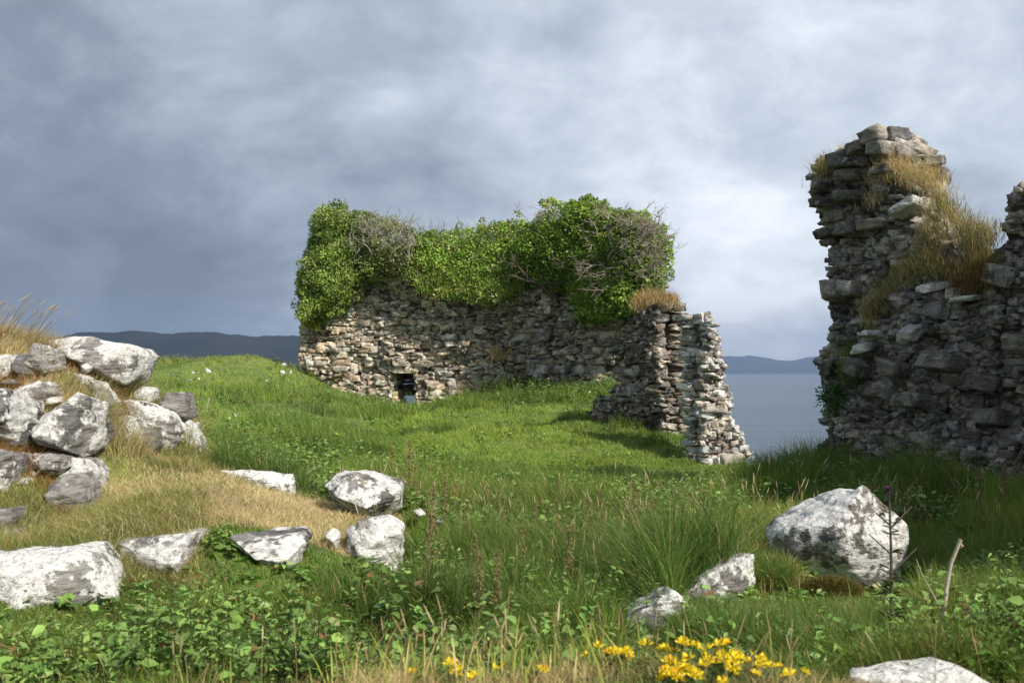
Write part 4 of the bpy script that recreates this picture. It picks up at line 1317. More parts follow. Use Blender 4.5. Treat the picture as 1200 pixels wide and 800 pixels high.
def weeds(X, Y, Z, H, rng, name, label, tiers=6, size=.062):
    acc = Acc(); N = len(X)
    kind = rng.integers(0, 3, N)                       # broad, ordinary and narrow leaved kinds
    sf = np.array([1.3, 1.0, .85])[kind]; rt = np.array([.95, .75, .42])[kind]
    tint = np.array([(1.0, 1.0, 1.0), (.85, .95, .9), (1.35, 1.2, 1.3)])[kind] * rng.uniform(.75, 1.3, N)[:, None]
    lean = rng.normal(0, .22, (N, 2)) * H[:, None]
    for ti in range(tiers):
        f = (ti + 1) / tiers
        for q in range(4):
            on = rng.random(N) < np.where(kind == 0, .6, .9)
            az = rng.uniform(0, 2 * math.pi, N)
            p = np.stack([X + lean[:, 0] * f + rng.normal(0, .015, N), Y + lean[:, 1] * f + rng.normal(0, .015, N), Z + H * (f + rng.uniform(-.08, .08, N))], 1)
            ax = np.stack([np.cos(az), np.sin(az), rng.uniform(-.7, .7, N)], 1)
            nr = np.stack([rng.normal(0, .45, N), rng.normal(0, .45, N), np.ones(N)], 1)
            sz = (size * (1 - .5 * f)) * rng.uniform(.55, 1.4, N) * sf
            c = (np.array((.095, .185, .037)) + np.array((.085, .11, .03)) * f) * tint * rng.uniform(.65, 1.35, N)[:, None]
            pale = rng.random(N) < .05
            c[pale] = np.array((.30, .32, .12))
            brown = rng.random(N) < .03
            c[brown] = np.array((.22, .13, .05))
            for kk in range(3):
                m = on & (kind == kk)
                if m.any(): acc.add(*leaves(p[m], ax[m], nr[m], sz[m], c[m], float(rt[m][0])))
    lines = [((np.array([[X[i], Y[i], Z[i] - .02], [X[i] + lean[i, 0] * .5, Y[i] + lean[i, 1] * .5, Z[i] + H[i] * .6], [X[i] + lean[i, 0], Y[i] + lean[i, 1], Z[i] + H[i] * 1.03]])), np.array([.003, .0025, .001])) for i in range(N)]
    V, F = tubes(lines, 3)
    acc.add(V, F, np.array((.10, .12, .03)))
    tag(acc.build(name, M_LEAF), label, 'undergrowth', kind='stuff')


def build_grass():
    rng = np.random.default_rng(21)
    # ---- meadow
    X, Y, px = scatter_uv(700000, 3.1, 44, mixlog=.5, rng=rng)
    X2, Y2, p2x = scatter_uv(110000, 11, 26, 430, 860, mixlog=.4, rng=rng)
    X = np.concatenate([X, X2]); Y = np.concatenate([Y, Y2]); px = np.concatenate([px, p2x])
    terr, mound, crest = cover_masks(px, Y)
    bank = (px < 238) & (Y < 9.2) & (Y > 4.75)
    keep = (terr < .5) & ~bank & wall_clear(X, Y)
    R = np.interp(np.degrees(np.arctan2(X, Y)), EDGE[:, 0], EDGE[:, 1])
    keep &= np.hypot(X, Y) < R + 2.0
    X, Y, px, crest = X[keep], Y[keep], px[keep], crest[keep]
    Z = ground_z(X, Y)
    N = len(X)
    p1 = fbm(X * .45, Y * .45, 41, 3); p2 = fbm(X * 1.4, Y * 1.4, 43, 3)
    lush = sstep(p1, .38, .62)
    tuft = sstep(fbm(X * .8, Y * .8, 47, 3), .55, .70)
    tuft = np.maximum(tuft, .9 * sstep(px, 470, 560) * (1 - sstep(px, 800, 880)) * sstep(Y, 7.5, 9) * (1 - sstep(Y, 12.0, 14.5)) * sstep(fbm(X * .7, Y * .7, 48, 2), .30, .5))
    h = (.07 + .08 * sstep(p2, .45, .7) + .22 * tuft) * rng.uniform(.5, 1.3, N)
    nearright = sstep(px, 560, 760) * (1 - sstep(Y, 8.5, 13))
    h *= 1 + .6 * nearright + .5 * (Y < 9)
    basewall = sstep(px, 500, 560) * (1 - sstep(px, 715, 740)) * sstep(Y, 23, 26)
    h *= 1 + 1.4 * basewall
    h = cap_h(px, Y, Z, h, rng)
    w = np.maximum(.0045, .00062 * Y) * rng.uniform(.7, 1.4, N)
    bright = np.array((.235, .35, .055)); deep = np.array((.095, .18, .035)); yel = np.array((.34, .37, .08)); straw = np.array((.42, .35, .16))
    col = deep + (bright - deep) * (lush * .7 + .3 * rng.random(N))[:, None]
    k = (sstep(p2, .5, .75) * .5 + .25 * sstep(fbm(X * .22, Y * .22, 49, 2), .45, .65) + crest * .75) * rng.random(N) * 1.2
    k = np.clip(k, 0, .9)
    col = col * (1 - k[:, None]) + yel * k[:, None]
    col = col * (1 - .5 * tuft[:, None]) + np.array((.07, .14, .03)) * .5 * tuft[:, None]
    dry = rng.random(N) < (.04 + .22 * crest + .05 * (Y < 9))
    col[dry] = straw * rng.uniform(.6, 1.1, dry.sum())[:, None]
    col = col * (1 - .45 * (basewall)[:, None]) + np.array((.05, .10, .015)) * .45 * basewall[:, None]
    col *= rng.uniform(.75, 1.25, N)[:, None]
    la = rng.uniform(0, 2 * math.pi, N); lm = np.abs(rng.normal(0, .45, N)) + .15
    lean = np.stack([np.cos(la) * lm - .12, np.sin(la) * lm], 1)
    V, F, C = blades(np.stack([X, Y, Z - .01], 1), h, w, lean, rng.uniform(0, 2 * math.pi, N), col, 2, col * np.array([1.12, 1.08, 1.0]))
    tag(mesh_obj('meadow_grass', V, F, M_GRASS, colors=C), 'bright green meadow grass between the ruins', 'grass', kind='stuff')
    # ---- dry short turf of the terrace and the bank
    X, Y, px = scatter_uv(150000, 4.6, 9.4, -120, 520, .4, rng)
    terr, mound, crest = cover_masks(px, Y)
    bank = (px < 238) & (Y < 9.2) & (Y > 4.6)
    k = (terr > .5) | bank
    X, Y, px = X[k], Y[k], px[k]
    Z = ground_z(X, Y); N = len(X)
    p2 = fbm(X * 1.1, Y * 1.1, 51, 3)
    gr = sstep(p2 + .06 + .10 * (Y > 6.8) - .22 * (px > 240) * (Y < 7.2) + .10 * (px < 140) * (Y < 6), .47, .62)
    h = (.05 + .05 * gr) * rng.uniform(.5, 1.6, N)
    h += (Z > -.62) * (.05 + .13 * sstep(fbm(X * 2.5, Y * 2.5, 59, 2), .42, .62))
    col = np.array((.58, .46, .25)) * (1 - gr[:, None]) + np.array((.24, .27, .06)) * gr[:, None]
    r = rng.random(N)
    col[r < .22] = np.array((.42, .31, .16)); col[r > .84] = np.array((.66, .56, .34))
    rust = fbm(X * 2.1, Y * 2.1, 57, 2) > .72
    col[rust & (r > .3) & (px < 160)] = np.array((.30, .15, .045))
    col *= rng.uniform(.7, 1.25, N)[:, None]
    la = rng.uniform(0, 2 * math.pi, N); lm = np.abs(rng.normal(0, .7, N)) + .3
    V, F, C = blades(np.stack([X, Y, Z - .008], 1), h, np.maximum(.003, .0006 * Y) * rng.uniform(.6, 1.3, N), np.stack([np.cos(la) * lm, np.sin(la) * lm], 1), rng.uniform(0, 2 * math.pi, N), col, 2)
    tag(mesh_obj('dry_grass', V, F, M_STRAW, colors=C), 'dry straw coloured turf on the left terrace and bank', 'grass', kind='stuff')
    # ---- mound at the viewer's feet
    X, Y, px = scatter_uv(52000, 1.7, 3.15, -90, 1290, .5, rng)
    Z = ground_z(X, Y); N = len(X)
    mid = sstep(px, 380, 520)
    k = rng.random(N) < (.35 + .65 * mid)
    X, Y, px, Z, mid = X[k], Y[k], px[k], Z[k], mid[k]; N = len(X)
    p2 = fbm(X * 3, Y * 3, 61, 3)
    h = .055 * rng.uniform(.5, 1.7, N) + .05 * (px < 480)
    gr = sstep(p2, .4, .6)
    col = np.array((.44, .35, .16)) * (1 - gr[:, None]) + np.array((.17, .22, .05)) * gr[:, None]
    r = rng.random(N); col[r < .18] = np.array((.33, .22, .10)); col[r > .86] = np.array((.55, .47, .27))
    col *= rng.uniform(.7, 1.25, N)[:, None]
    la = rng.uniform(0, 2 * math.pi, N); lm = np.abs(rng.normal(0, .6, N)) + .2
    V, F, C = blades(np.stack([X, Y, Z - .008], 1), h, .0028 * rng.uniform(.6, 1.4, N), np.stack([np.cos(la) * lm, np.sin(la) * lm], 1), rng.uniform(0, 2 * math.pi, N), col, 2)
    tag(mesh_obj('mound_grass', V, F, M_STRAW, colors=C), 'short dry grass under the yellow flowers', 'grass', kind='stuff')
    # ---- long near grass
    X, Y, px = scatter_uv(110000, 3.05, 9.5, -90, 1290, .5, rng)
    terr, mound, crest = cover_masks(px, Y)
    right = sstep(px, 430, 620)
    k = (terr < .5) & ~((px < 238) & (Y > 4.9)) & (rng.random(len(X)) < .70 + .30 * right) & wall_clear(X, Y)
    X, Y, px = X[k], Y[k], px[k]
    Z = ground_z(X, Y); N = len(X)
    p2 = fbm(X * 1.3, Y * 1.3, 71, 3)
    h = (.12 + .20 * sstep(p2, .40, .75)) * rng.uniform(.5, 1.25, N)
    h *= (1 - .5 * (px > 620) * (px < 760) * (Y < 6.5)) * (1 - .25 * (Y < 4.2)) * (.8 + .2 * right[k])
    h = cap_h(px, Y, Z, h, rng)
    col = np.array((.12, .225, .04)) + (np.array((.25, .38, .085)) - np.array((.12, .225, .04))) * rng.random(N)[:, None]
    r = rng.random(N); d = r < .07
    col[d] = np.array((.42, .35, .17))
    ol = (rng.random(N) < .55) & (px < 480); col[ol] = np.array((.24, .23, .07)) * rng.uniform(.7, 1.2, ol.sum())[:, None]
    rs_ = (fbm(X * 2.2, Y * 2.2, 77, 2) > .60) & (px < 140); col[rs_] = np.array((.34, .19, .05))
    red = (r > .95); col[red] = np.array((.24, .13, .08))
    col *= rng.uniform(.7, 1.2, N)[:, None]
    la = rng.uniform(0, 2 * math.pi, N); lm = np.abs(rng.normal(0, .35, N)) + .1
    V, F, C = blades(np.stack([X, Y, Z - .01], 1), h, np.maximum(.004, .0007 * Y) * rng.uniform(.6, 1.3, N), np.stack([np.cos(la) * lm - .1, np.sin(la) * lm], 1), rng.uniform(0, 2 * math.pi, N), col, 3, col * np.array([1.2, 1.12, 1.05]))
    tag(mesh_obj('tall_grass', V, F, M_GRASS, colors=C), 'long shaded grass of the near hollow', 'grass', kind='stuff')
    n = 420
    X = rng.uniform(-.55, .75, n); Y = rng.uniform(2.3, 3.3, n); X = X * Y / 2.6
    cl = np.array([(-.42, 2.7), (-.30, 2.8), (-.18, 2.6), (-.05, 2.75), (.06, 2.6), (.2, 2.7), (-.9, 2.9), (-1.2, 3.0), (.75, 2.8)])[rng.integers(0, 9, n)]
    u = rng.random(n) < .6
    X[u] = cl[u, 0] + rng.normal(0, .05, u.sum()); Y[u] = cl[u, 1] + rng.normal(0, .07, u.sum())
    Z = ground_z(X, Y)
    col = np.array([(.24, .30, .06), (.32, .35, .10), (.18, .25, .05), (.48, .42, .20)])[rng.integers(0, 4, n)] * rng.uniform(.8, 1.2, n)[:, None]
    la = rng.uniform(0, 2 * math.pi, n); lm = np.abs(rng.normal(0, .3, n)) + .05
    V, F, C = blades(np.stack([X, Y, Z - .01], 1), rng.uniform(.08, .24, n), rng.uniform(.004, .009, n), np.stack([np.cos(la) * lm, np.sin(la) * lm], 1), rng.uniform(0, 2 * math.pi, n), col, 4, col * np.array([1.35, 1.2, 1.1]))
    tag(mesh_obj('broad_grass', V, F, M_GRASS, colors=C), 'broad pale green grass blades along the bottom edge', 'grass', kind='stuff')
    # ---- leafy undergrowth (nettles)
    X, Y, px = scatter_uv(6400, 3.0, 8.2, -90, 1290, .55, rng)
    terr, mound, crest = cover_masks(px, Y)
    p2 = fbm(X * .9, Y * .9, 81, 3)
    dens = np.where(px < 480, .95 * (Y < 5.1), np.where(px < 720, .85 * (1 - sstep(Y, 6.0, 8)), .45 * (Y < 7) + .25 * (px > 1060)))
    dens = dens * (1 - .75 * (px < 130) * (Y > 3.5)) * (.35 + .75 * sstep(fbm(X * 1.1, Y * 1.1, 87, 2), .35, .55))
    k = (terr < .5) & ~((px < 238) & (Y > 4.8)) & (rng.random(len(X)) < dens * (.5 + p2)) & (Y > 3.1)
    X, Y, px = X[k], Y[k], px[k]
    Z = ground_z(X, Y); N = len(X)
    H = rng.uniform(.10, .36, N) * (.55 + .9 * fbm(X * 1.6, Y * 1.6, 83, 2))
    lim = np.interp(px, [-90, 60, 128, 150, 240, 270, 360, 400, 480, 520, 640, 720, 800, 900, 960, 1080, 1300], [745, 738, 735, 690, 688, 682, 680, 672, 668, 606, 604, 640, 700, 716, 712, 690, 600])
    lim = lim + rng.normal(0, 12, N)
    H = np.clip(np.minimum(H, (HZ - lim) / FPX * Y - Z), .05, None)
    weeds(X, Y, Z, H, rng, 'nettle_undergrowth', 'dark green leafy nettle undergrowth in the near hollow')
    # weeds out in the field and below the wall
    X, Y, px = scatter_uv(60000, 7.0, 29, 200, 1250, .75, rng)
    zone = .30 * sstep(px, 470, 540) * (1 - sstep(px, 860, 900)) * sstep(Y, 7.2, 8.5) * (1 - sstep(Y, 12.5, 14)) + .9 * sstep(px, 590, 640) * (1 - sstep(px, 725, 745)) * sstep(Y, 23.0, 24.5) + .035 + .18 * (fbm(X * .5, Y * .5, 91, 3) > .60)
    zone += .35 * (px > 900) * (Y < 10) * (fbm(X * .9, Y * .9, 93, 2) > .5)
    R = np.interp(np.degrees(np.arctan2(X, Y)), EDGE[:, 0], EDGE[:, 1])
    terr = in_poly(TERR, px, Y)
    k = (rng.random(len(X)) < zone * .55) & wall_clear(X, Y) & ~terr & ~((px < 365) & (Y < 8.8)) & (np.hypot(X, Y) < R)
    X, Y, px = X[k], Y[k], px[k]
    Z = ground_z(X, Y)
    H = rng.uniform(.08, .26, len(X)) * (1 + .9 * (Y > 22))
    weeds(X, Y, Z, H, rng, 'field_weeds', 'scattered leafy weeds in the field grass', tiers=4, size=.075)
    # ---- seed stalks
    spots = []
    for (x0, x1, Ya, Yb, n, hh) in ((400, 720, 2.5, 3.3, 60, .20), (720, 1000, 2.5, 3.3, 36, .17), (0, 420, 2.6, 3.6, 26, .22), (1000, 1200, 2.6, 3.6, 10, .22), (560, 960, 4.8, 10, 170, .36), (300, 520, 7.2, 9, 30, .24), (430, 820, 5.2, 9.5, 140, .40), (960, 1200, 6.2, 9, 90, .36), (-60, 48, 6.4, 7.4, 70, .30), (60, 110, 7.4, 7.8, 10, .16)):
        for _ in range(n):
            Y_ = random.uniform(Ya, Yb); X_ = (random.uniform(x0, x1) - 600) / FPX * Y_
            spots.append((X_, Y_, hh * random.uniform(.6, 1.25)))
    S = np.array(spots); Zs = ground_z(S[:, 0], S[:, 1])
    acc = Acc(); lines = []; heads = []
    for (x, y, h), z in zip(S, Zs):
        az = random.uniform(0, 2 * math.pi); l = random.uniform(.05, .35) * h
        if y > 6.3 and x < -2: az = random.uniform(-.5, .5); l = random.uniform(.3, .7) * h
        dx, dy = math.cos(az) * l, math.sin(az) * l
        t = np.linspace(0, 1, 5)
        P = np.stack([x + dx * t ** 2, y + dy * t ** 2, z + h * t * (1 - .12 * t)], 1)
        r = max(.0011, .00028 * y)
        lines.append((P, np.array([r, r, r * .9, r * .8, r * .6])))
        tip = P[-1]; dr = P[-1] - P[-2]; dr /= np.linalg.norm(dr)
        hl = random.uniform(.03, .07) * (1 + .35 * (y > 4))
        hp = tip[None] + dr[None] * np.linspace(-.2, 1, 6)[:, None] * hl
        rr = max(.0022, .0005 * y) * random.uniform(.6, 1.3)
        heads.append((hp, np.array([.2, .8, 1, .9, .6, .1]) * rr))
    V, F = tubes(lines, 3); acc.add(V, F, np.array((.40, .34, .16)))
    for c, part in zip(((.50, .40, .22), (.36, .24, .13), (.55, .48, .30)), (heads[0::3], heads[1::3], heads[2::3])):
        V, F = tubes(part, 5); acc.add(V, F, np.array(c))
    tag(acc.build('seed_grass', M_STRAW), 'thin dry grass stalks with seed heads', 'grass', kind='stuff')


# ------------------------------------------------------------------ single plants
def copy_thing(root, loc, rz, sc, label=None, group=None):
    def cp(o, par):
        c = o.copy(); COL.objects.link(c)
        if par is not None:
            c.parent = par
            c.matrix_parent_inverse = o.matrix_parent_inverse.copy()
        for ch in o.children: cp(ch, c)
        return c
    r = cp(root, None)
    r.location = loc; r.rotation_euler = (0, 0, rz); r.scale = (sc, sc, sc)
    if label: r['label'] = label
    if group: r['group'] = group
    return r


def flowers():
    m, t = new_mat('yellow_petals')
    at = t.new('ShaderNodeAttribute', attribute_name='Col')
    p = t.new('ShaderNodeBsdfPrincipled'); t.put(p.inputs['Base Color'], at.outputs['Color']); p.inputs['Roughness'].default_value = .5
    tr = t.new('ShaderNodeBsdfTranslucent'); t.put(tr.inputs[0], at.outputs['Color'])
    mx = t.new('ShaderNodeMixShader'); mx.inputs[0].default_value = .35
    t.l.new(p.outputs[0], mx.inputs[1]); t.l.new(tr.outputs[0], mx.inputs[2])
    o = t.new('ShaderNodeOutputMaterial'); t.l.new(mx.outputs[0], o.inputs[0])
    protos = []
    for v in range(4):
        rng = np.random.default_rng(900 + v)
        root = empty('yellow_flower', (0, 0, -5), True)
        H = .055
        st = Acc()
        V, F = tubes([(np.array([[0, 0, -.02], [.004, 0, .03], [.002, .003, H]]), np.array([.0013, .0011, .0009]))], 4)
        st.add(V, F, np.array((.13, .17, .05)))
        n = 26
        az = rng.uniform(0, 6.28, n); z = rng.uniform(0, H * .75, n)
        ps = np.stack([np.cos(az) * .012, np.sin(az) * .012, z], 1)
        st.add(*leaves(ps, np.stack([np.cos(az), np.sin(az), rng.uniform(-.1, .6, n)], 1), np.tile([0, 0, 1.], (n, 1)) + rng.normal(0, .3, (n, 3)), rng.uniform(.010, .018, n), np.array((.09, .17, .04)) * rng.uniform(.7, 1.3, n)[:, None], .9))
        st.build('stem', M_LEAF, root)
        fl = Acc()
        k = 5 if v < 3 else 3
        for i in range(k):
            a = 6.28 * i / k + rng.uniform(-.3, .3); d = np.array([math.cos(a), math.sin(a), .35])
            b = np.array([0, 0, H]); c = np.array((.90, .70, .025)) if (v, i) != (1, 0) else np.array((.85, .48, .04))
            # pea flower: upright banner, two wings and a keel
            tip = b + d * .009
            fl.add(*leaves(np.array([tip]), np.array([[d[0] * .25, d[1] * .25, 1.0]]), np.array([d]), np.array([.014]), c[None], 1.25))
            for sg in (-1, 1):
                sd = np.array([-d[1], d[0], 0]) * sg
                fl.add(*leaves(np.array([tip + sd * .002]), np.array([d + sd * .25]), np.array([[0, 0, 1.]]) + sd * .6, np.array([.013]), (c * .95)[None], .8))
            P = np.stack([b, b + d * .005, tip, tip + d * .007]); V, F = tubes([(P, np.array([.0012, .002, .0034, .001]))], 5)
            fl.add(V, F, c * .85)
        fl.build('flower_head', m, root)
        tag(root, 'yellow bird-foot trefoil flower in the dry grass at the bottom edge', 'flower', 'yellow flowers at the bottom edge')
        protos.append(root)
    pts6 = [(180, 478), (163, 497), (250, 492), (318, 508), (375, 508), (428, 488), (447, 488), (515, 482), (520, 505), (488, 508), (568, 518), (408, 518), (430, 528), (452, 522), (470, 543), (498, 538), (524, 545), (308, 552), (330, 558), (375, 556), (325, 578), (298, 583),
            (368, 588), (415, 574), (460, 584), (590, 552), (630, 565), (345, 592), (480, 560), (440, 550), (505, 560), (205, 480), (338, 500), (300, 500), (400, 540), (540, 560), (190, 510), (250, 520), (345, 570), (420, 545), (445, 535), (490, 525), (318, 545), (515, 530), (462, 556), (435, 560), (625, 580)]
    pts = [(640 + x / 2.143, 520 + y / 2.143) for x, y in pts6]
    pts += [(470 + x / 3.333, 560 + y / 3.333) for x, y in ((415, 680), (495, 660), (540, 645), (190, 705), (185, 760), (235, 765), (320, 740), (60, 765), (790, 625), (840, 640), (880, 615), (870, 610), (740, 660), (845, 690), (1040, 770))]
    Yg = np.geomspace(1.9, 3.0, 400)
    first = True
    used = [False] * 4
    for i, (px, py) in enumerate(pts):
        X = (px - 600) / FPX * Yg; z = (HZ - py) / FPX * Yg; g = ground_z(X, Yg) + .05
        k = np.nonzero(z <= g)[0]
        j = k[0] if len(k) else int(np.argmin(z - g))
        q = np.array([X[j], Yg[j], (z[j] - .052 if len(k) else g[j] - .05) + random.uniform(-.012, .02)])
        v = i % 4
        if not used[v]:
            used[v] = True; r = protos[v]; r.location = q; r.rotation_euler = (0, 0, random.uniform(0, 6)); r.scale = (1, 1, 1)
        else:
            r = copy_thing(protos[v], q, random.uniform(0, 6), random.uniform(.7, 1.15))
            r.rotation_euler = (random.gauss(0, .3), random.gauss(0, .3), random.uniform(0, 6))


def thistle():
    p0 = PX(1043, 765, 3.6)
    root = empty('thistle', tuple(p0), True)
    tag(root, 'dark tall thistle with a purple head in front of the angular boulder', 'thistle')
    h = (765 - 578) / FPX * 3.6
    rng = np.random.default_rng(5)
    t = np.linspace(0, 1, 12)
    P = np.stack([np.sin(t * 3) * .008 - .006 * t, t * 0, t * h - .0], 1); P[0, 2] = -.12
    lines = [(P, .0075 * (1 - .55 * t))]
    for (f, a, L) in ((.50, .1, .10), (.62, 2.9, .08), (.78, .3, .09), (.80, 3.0, .05), (.35, 3.4, .07)):
        b = np.array([np.interp(f, t, P[:, 0]), 0, f * h]); d = np.array([math.cos(a), .15, .9])
        q = np.linspace(0, 1, 4)[:, None]
        lines.append((b + d * q * L, np.array([.004, .0035, .003, .0025])))
    V, F = tubes(lines, 6)
    a = Acc(); a.add(V, F, np.array((.085, .075, .055))); a.build('stem', M_STEM, root)
    # spiny narrow leaves
    n = 70
    f = rng.uniform(.02, .92, n); az = rng.uniform(0, 6.28, n)
    pos = np.stack([np.interp(f, t, P[:, 0]), f * 0, f * h], 1)
    ax = np.stack([np.cos(az), np.sin(az), rng.uniform(-.2, .8, n)], 1)
    V, F, C = leaves(pos, ax, np.tile([0, 0, 1.], (n, 1)) + rng.normal(0, .3, (n, 3)), rng.uniform(.03, .085, n) * (1.15 - f * .7), np.array((.06, .085, .03)) * rng.uniform(.6, 1.4, n)[:, None], .30)
    mesh_obj('leaf', V, F, M_LEAF, root, colors=C)
    # heads: bract ball with a purple brush
    for k, (x, z, s, open_) in enumerate(((P[-1, 0], h, 1.0, True), (-.028, h * .86, .62, False), (.03, h * .83, .6, False), (-.015, h * .93, .6, False))):
        n = 120
        d = rand_dirs(n, rng); pos = d * np.array([.011, .011, .013]) * s + np.array([x, 0, z])
        V, F, C = leaves(pos, d + np.array([0, 0, .7]), d, np.full(n, .011 * s), np.array((.05, .045, .04)) * rng.uniform(.6, 1.5, n)[:, None], .4)
        hd = mesh_obj('flower_head', V, F, M_LEAF, root, colors=C)
        if open_:
            B = np.stack([rng.normal(0, .005, 150), rng.normal(0, .005, 150), np.zeros(150)], 1) + np.array([x, 0, z + .010])
            V, F, C = blades(B, np.full(150, .020), np.full(150, .002), rng.normal(0, .5, (150, 2)), rng.uniform(0, 6, 150), np.tile((.13, .05, .15), (150, 1)), 2)
            mesh_obj('petals', V, F, M_LEAF, hd, colors=C)


def dead_stalk():
    p0 = PX(1098, 775, 3.75); s = 3.75 / FPX
    root = empty('dead_stalk', tuple(p0), True)
    tag(root, 'bare pale forked dead stalk right of the thistle', 'dead stalk')

    def L(pts, r0, r1):
        P = np.array([((x - 1098) * s, 0.0 + .02 * math.sin(x), (775 - y) * s) for x, y in pts])
        return (P, np.linspace(r0, r1, len(P)))
    a = Acc()
    V, F = tubes([L([(1096, 800), (1101, 745), (1104, 715), (1109, 690), (1115, 660), (1124, 631)], .0085, .0075), L([(1122, 634), (1128, 640), (1124, 641)], .006, .002)], 7)
    a.add(V, F, np.array((.46, .40, .31))); a.build('main_stem', M_STEM, root)
    for pts, r in (([(1103, 716), (1092, 697), (1082, 672), (1075, 655)], .0035), ([(1103, 733), (1113, 725), (1124, 720)], .003), ([(1095, 780), (1090, 745), (1088, 715), (1087, 700)], .0026)):
        V, F = tubes([L(pts, r, r * .6)], 5)
        a = Acc(); a.add(V, F, np.array((.42, .36, .27))); a.build('side_branch', M_STEM, root)


def moss_cushion():
    c = PX(972, 697, 5.35); rng = np.random.default_rng(6)
    n = 9000
    d = rand_dirs(n, rng); d[:, 2] = np.abs(d[:, 2]) * 1.0 - .25 * rng.random(n); d[:, 1] = -np.abs(d[:, 1]) * .9 + .2 * rng.random(n)
    B = c + d * np.array([.155, .13, .085])
    col = np.array([(.20, .16, .04), (.14, .12, .03), (.26, .19, .06), (.11, .12, .025)])[rng.integers(0, 4, n)] * rng.uniform(.7, 1.2, n)[:, None]
    V, F, C = blades(B, rng.uniform(.02, .05, n), np.full(n, .0035), d[:, :2] * .9 + rng.normal(0, .5, (n, 2)), rng.uniform(0, 6, n), col, 2)
    a = Acc(); a.add(V, F, C)
    t, f = hull_rock([tuple(c + q * np.array([.15, .125, .08])) for q in rand_dirs(40, rng)], .03, 1, .01, 10, 3)
    a.add(t, f, np.array((.08, .07, .025)))
    tag(a.build('moss_cushion', M_STRAW, origin=c), 'round olive brown moss cushion at the foot of the angular boulder', 'moss')


def outcrop_tufts():
    rng = np.random.default_rng(12)
    for k, (px0, px1, py0, py1, Y, h, n, pal, lab) in enumerate(((878, 925, 612, 650, 6.0, .10, 90, STRAW[2:] + OLIVE, 'olive and straw tuft at the left shoulder of the large angular boulder'), (885, 935, 650, 690, 5.5, .12, 110, OLIVE + OLIVE + STRAW[:1], 'olive tuft between the large angular boulder and the sloping stone'))):
        pts = []
        for _ in range(n):
            Y_ = Y + rng.uniform(-.2, .2); X_ = (rng.uniform(px0, px1) - 600) / FPX * Y_
            pts.append((X_, Y_, float(ground_z([X_], [Y_])[0]) - .01))
        grass_patch('grass_tuft', pts, h, .0045, pal, lab, droop=(-.1, -.35), seed=60 + k, per=16, jit=.03)


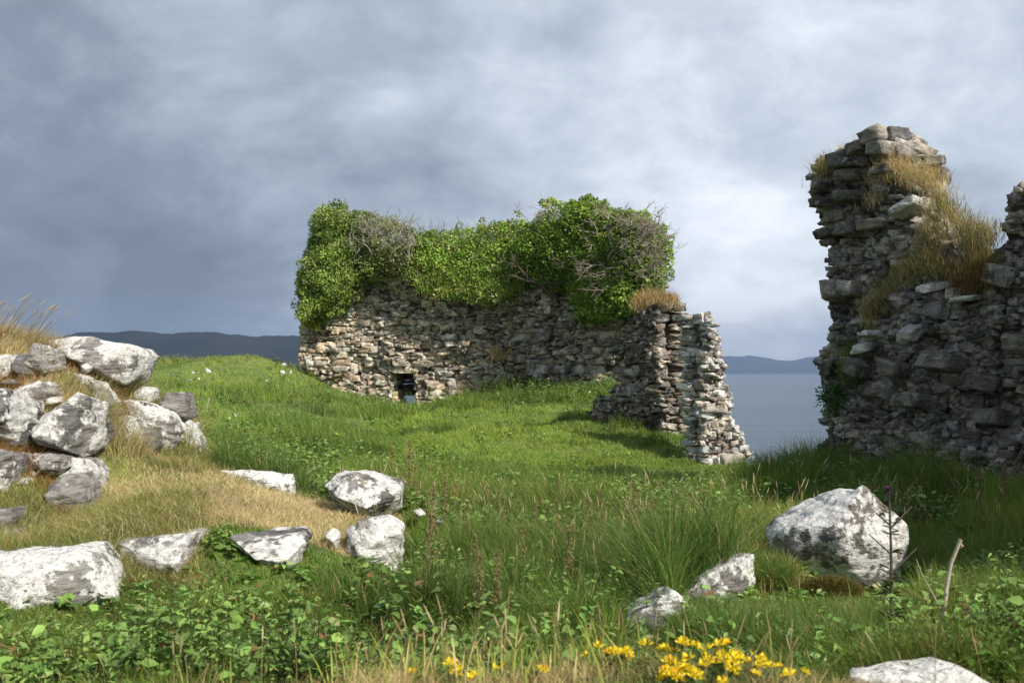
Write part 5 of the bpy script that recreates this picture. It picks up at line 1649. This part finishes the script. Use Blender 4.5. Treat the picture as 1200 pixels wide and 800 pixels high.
def dock_plants():
    protos = []
    for v in range(3):
        rng = np.random.default_rng(70 + v)
        root = empty('dock_plant', (0, 0, -6), True)
        tag(root, 'rusty seeding dock stem standing above the central nettles and grass', 'dock plant', 'rusty dock stems in the central grass')
        H = .55
        V, F = tubes([(np.array([[0, 0, -.05], [.01, 0, H * .5], [.02, .01, H]]), np.array([.004, .0035, .002]))], 4)
        a = Acc(); a.add(V, F, np.array((.24, .15, .08))); a.build('stem', M_STEM, root)
        n = 190
        f = rng.uniform(.45, 1.0, n) ** 1.15; r = .055 * (1.1 - f) + .006
        az = rng.uniform(0, 6.28, n)
        pos = np.stack([.02 * f + np.cos(az) * r * rng.random(n), np.sin(az) * r * rng.random(n), f * H], 1)
        V, F, C = leaves(pos, rand_dirs(n, rng) + np.array([0, 0, .6]), rand_dirs(n, rng), rng.uniform(.012, .020, n), np.array([(.27, .20, .11), (.22, .14, .09), (.24, .24, .10)])[rng.integers(0, 3, n)], .9, True)
        mesh_obj('seed_head', V, F, M_STRAW, root, colors=C)
        n = 9
        az = rng.uniform(0, 6.28, n); f = rng.uniform(.02, .4, n)
        V, F, C = leaves(np.stack([f * 0, f * 0, f * H], 1), np.stack([np.cos(az), np.sin(az), rng.uniform(.1, .9, n)], 1), np.tile([0, 0, 1.], (n, 1)), rng.uniform(.09, .16, n), np.array((.10, .16, .03)) * rng.uniform(.7, 1.3, n)[:, None], .45)
        mesh_obj('leaf', V, F, M_LEAF, root, colors=C)
        protos.append(root)
    sp = [(505, 665, 6.2), (520, 640, 6.6), (545, 660, 6.4), (560, 700, 5.2), (590, 655, 6.9), (610, 700, 5.6), (480, 640, 6.9), (535, 620, 8.0), (690, 640, 7.2), (705, 655, 7.2), (720, 645, 7.4), (745, 650, 7.1), (765, 655, 6.8), (790, 640, 7.5), (650, 660, 6.8), (630, 640, 7.4),
          (580, 740, 4.8), (560, 760, 4.6), (500, 720, 5.0), (665, 720, 5.4), (750, 640, 7.8), (830, 640, 7.4), (1150, 640, 7.0), (1180, 620, 7.4), (470, 600, 8.3), (460, 580, 9.2)]
    for i, (px, py, Y) in enumerate(sp):
        X = (px - 600) / FPX * Y
        z = float(ground_z([X], [Y])[0])
        v = i % 3; sc = random.uniform(.65, 1.0)
        if i < 3:
            r = protos[v]; r.location = (X, Y, z); r.scale = (sc,) * 3; r.rotation_euler = (0, 0, i)
        else:
            copy_thing(protos[v], (X, Y, z), random.uniform(0, 6), sc)


def stake():
    p = ground_hit(243, 482); u = p[1] / FPX
    V, F = tubes([(np.array([p + (-1 * u, 0, -.2), p + (0, 0, 6 * u), p + (2.2 * u, 0, 16 * u)]), np.array([1.1, 1.0, .9]) * u)], 6)
    tag(mesh_obj('stake', V, F, M_STEM, colors=np.full((len(V), 3), (.40, .34, .24)), origin=p), 'thin weathered wooden stake standing in the far field', 'stake')


def haze_box():
    m = bpy.data.materials.new('air'); m.use_nodes = True
    t = NT(m.node_tree)
    v = t.new('ShaderNodeVolumePrincipled')
    v.inputs['Color'].default_value = (.40, .54, .82, 1)
    v.inputs['Density'].default_value = HAZE
    v.inputs['Anisotropy'].default_value = .2
    o = t.new('ShaderNodeOutputMaterial'); t.l.new(v.outputs[0], o.inputs['Volume'])
    x0, x1, y0, y1, z0, z1 = -9600, 9600, -1700, 9800, -28, 340
    V = np.array([(x, y, z) for z in (z0, z1) for y in (y0, y1) for x in (x0, x1)], float)
    F = np.array([(0, 2, 3, 1), (4, 5, 7, 6), (0, 1, 5, 4), (2, 6, 7, 3), (0, 4, 6, 2), (1, 3, 7, 5)])
    tag(mesh_obj('haze', V, F, m), 'thin blue haze over the sea and the far hills', 'haze', kind='stuff')


HAZE = 0.00013
build_ground()
build_sea_and_hills()
ruined_wall()
broken_pillars()
tower()
wall_greenery()
stones_of_the_bank()
bank_rubble()
far_stones()
build_grass()
moss_cushion()
outcrop_tufts()
flowers()
thistle()
dead_stalk()
dock_plants()
stake()
haze_box()
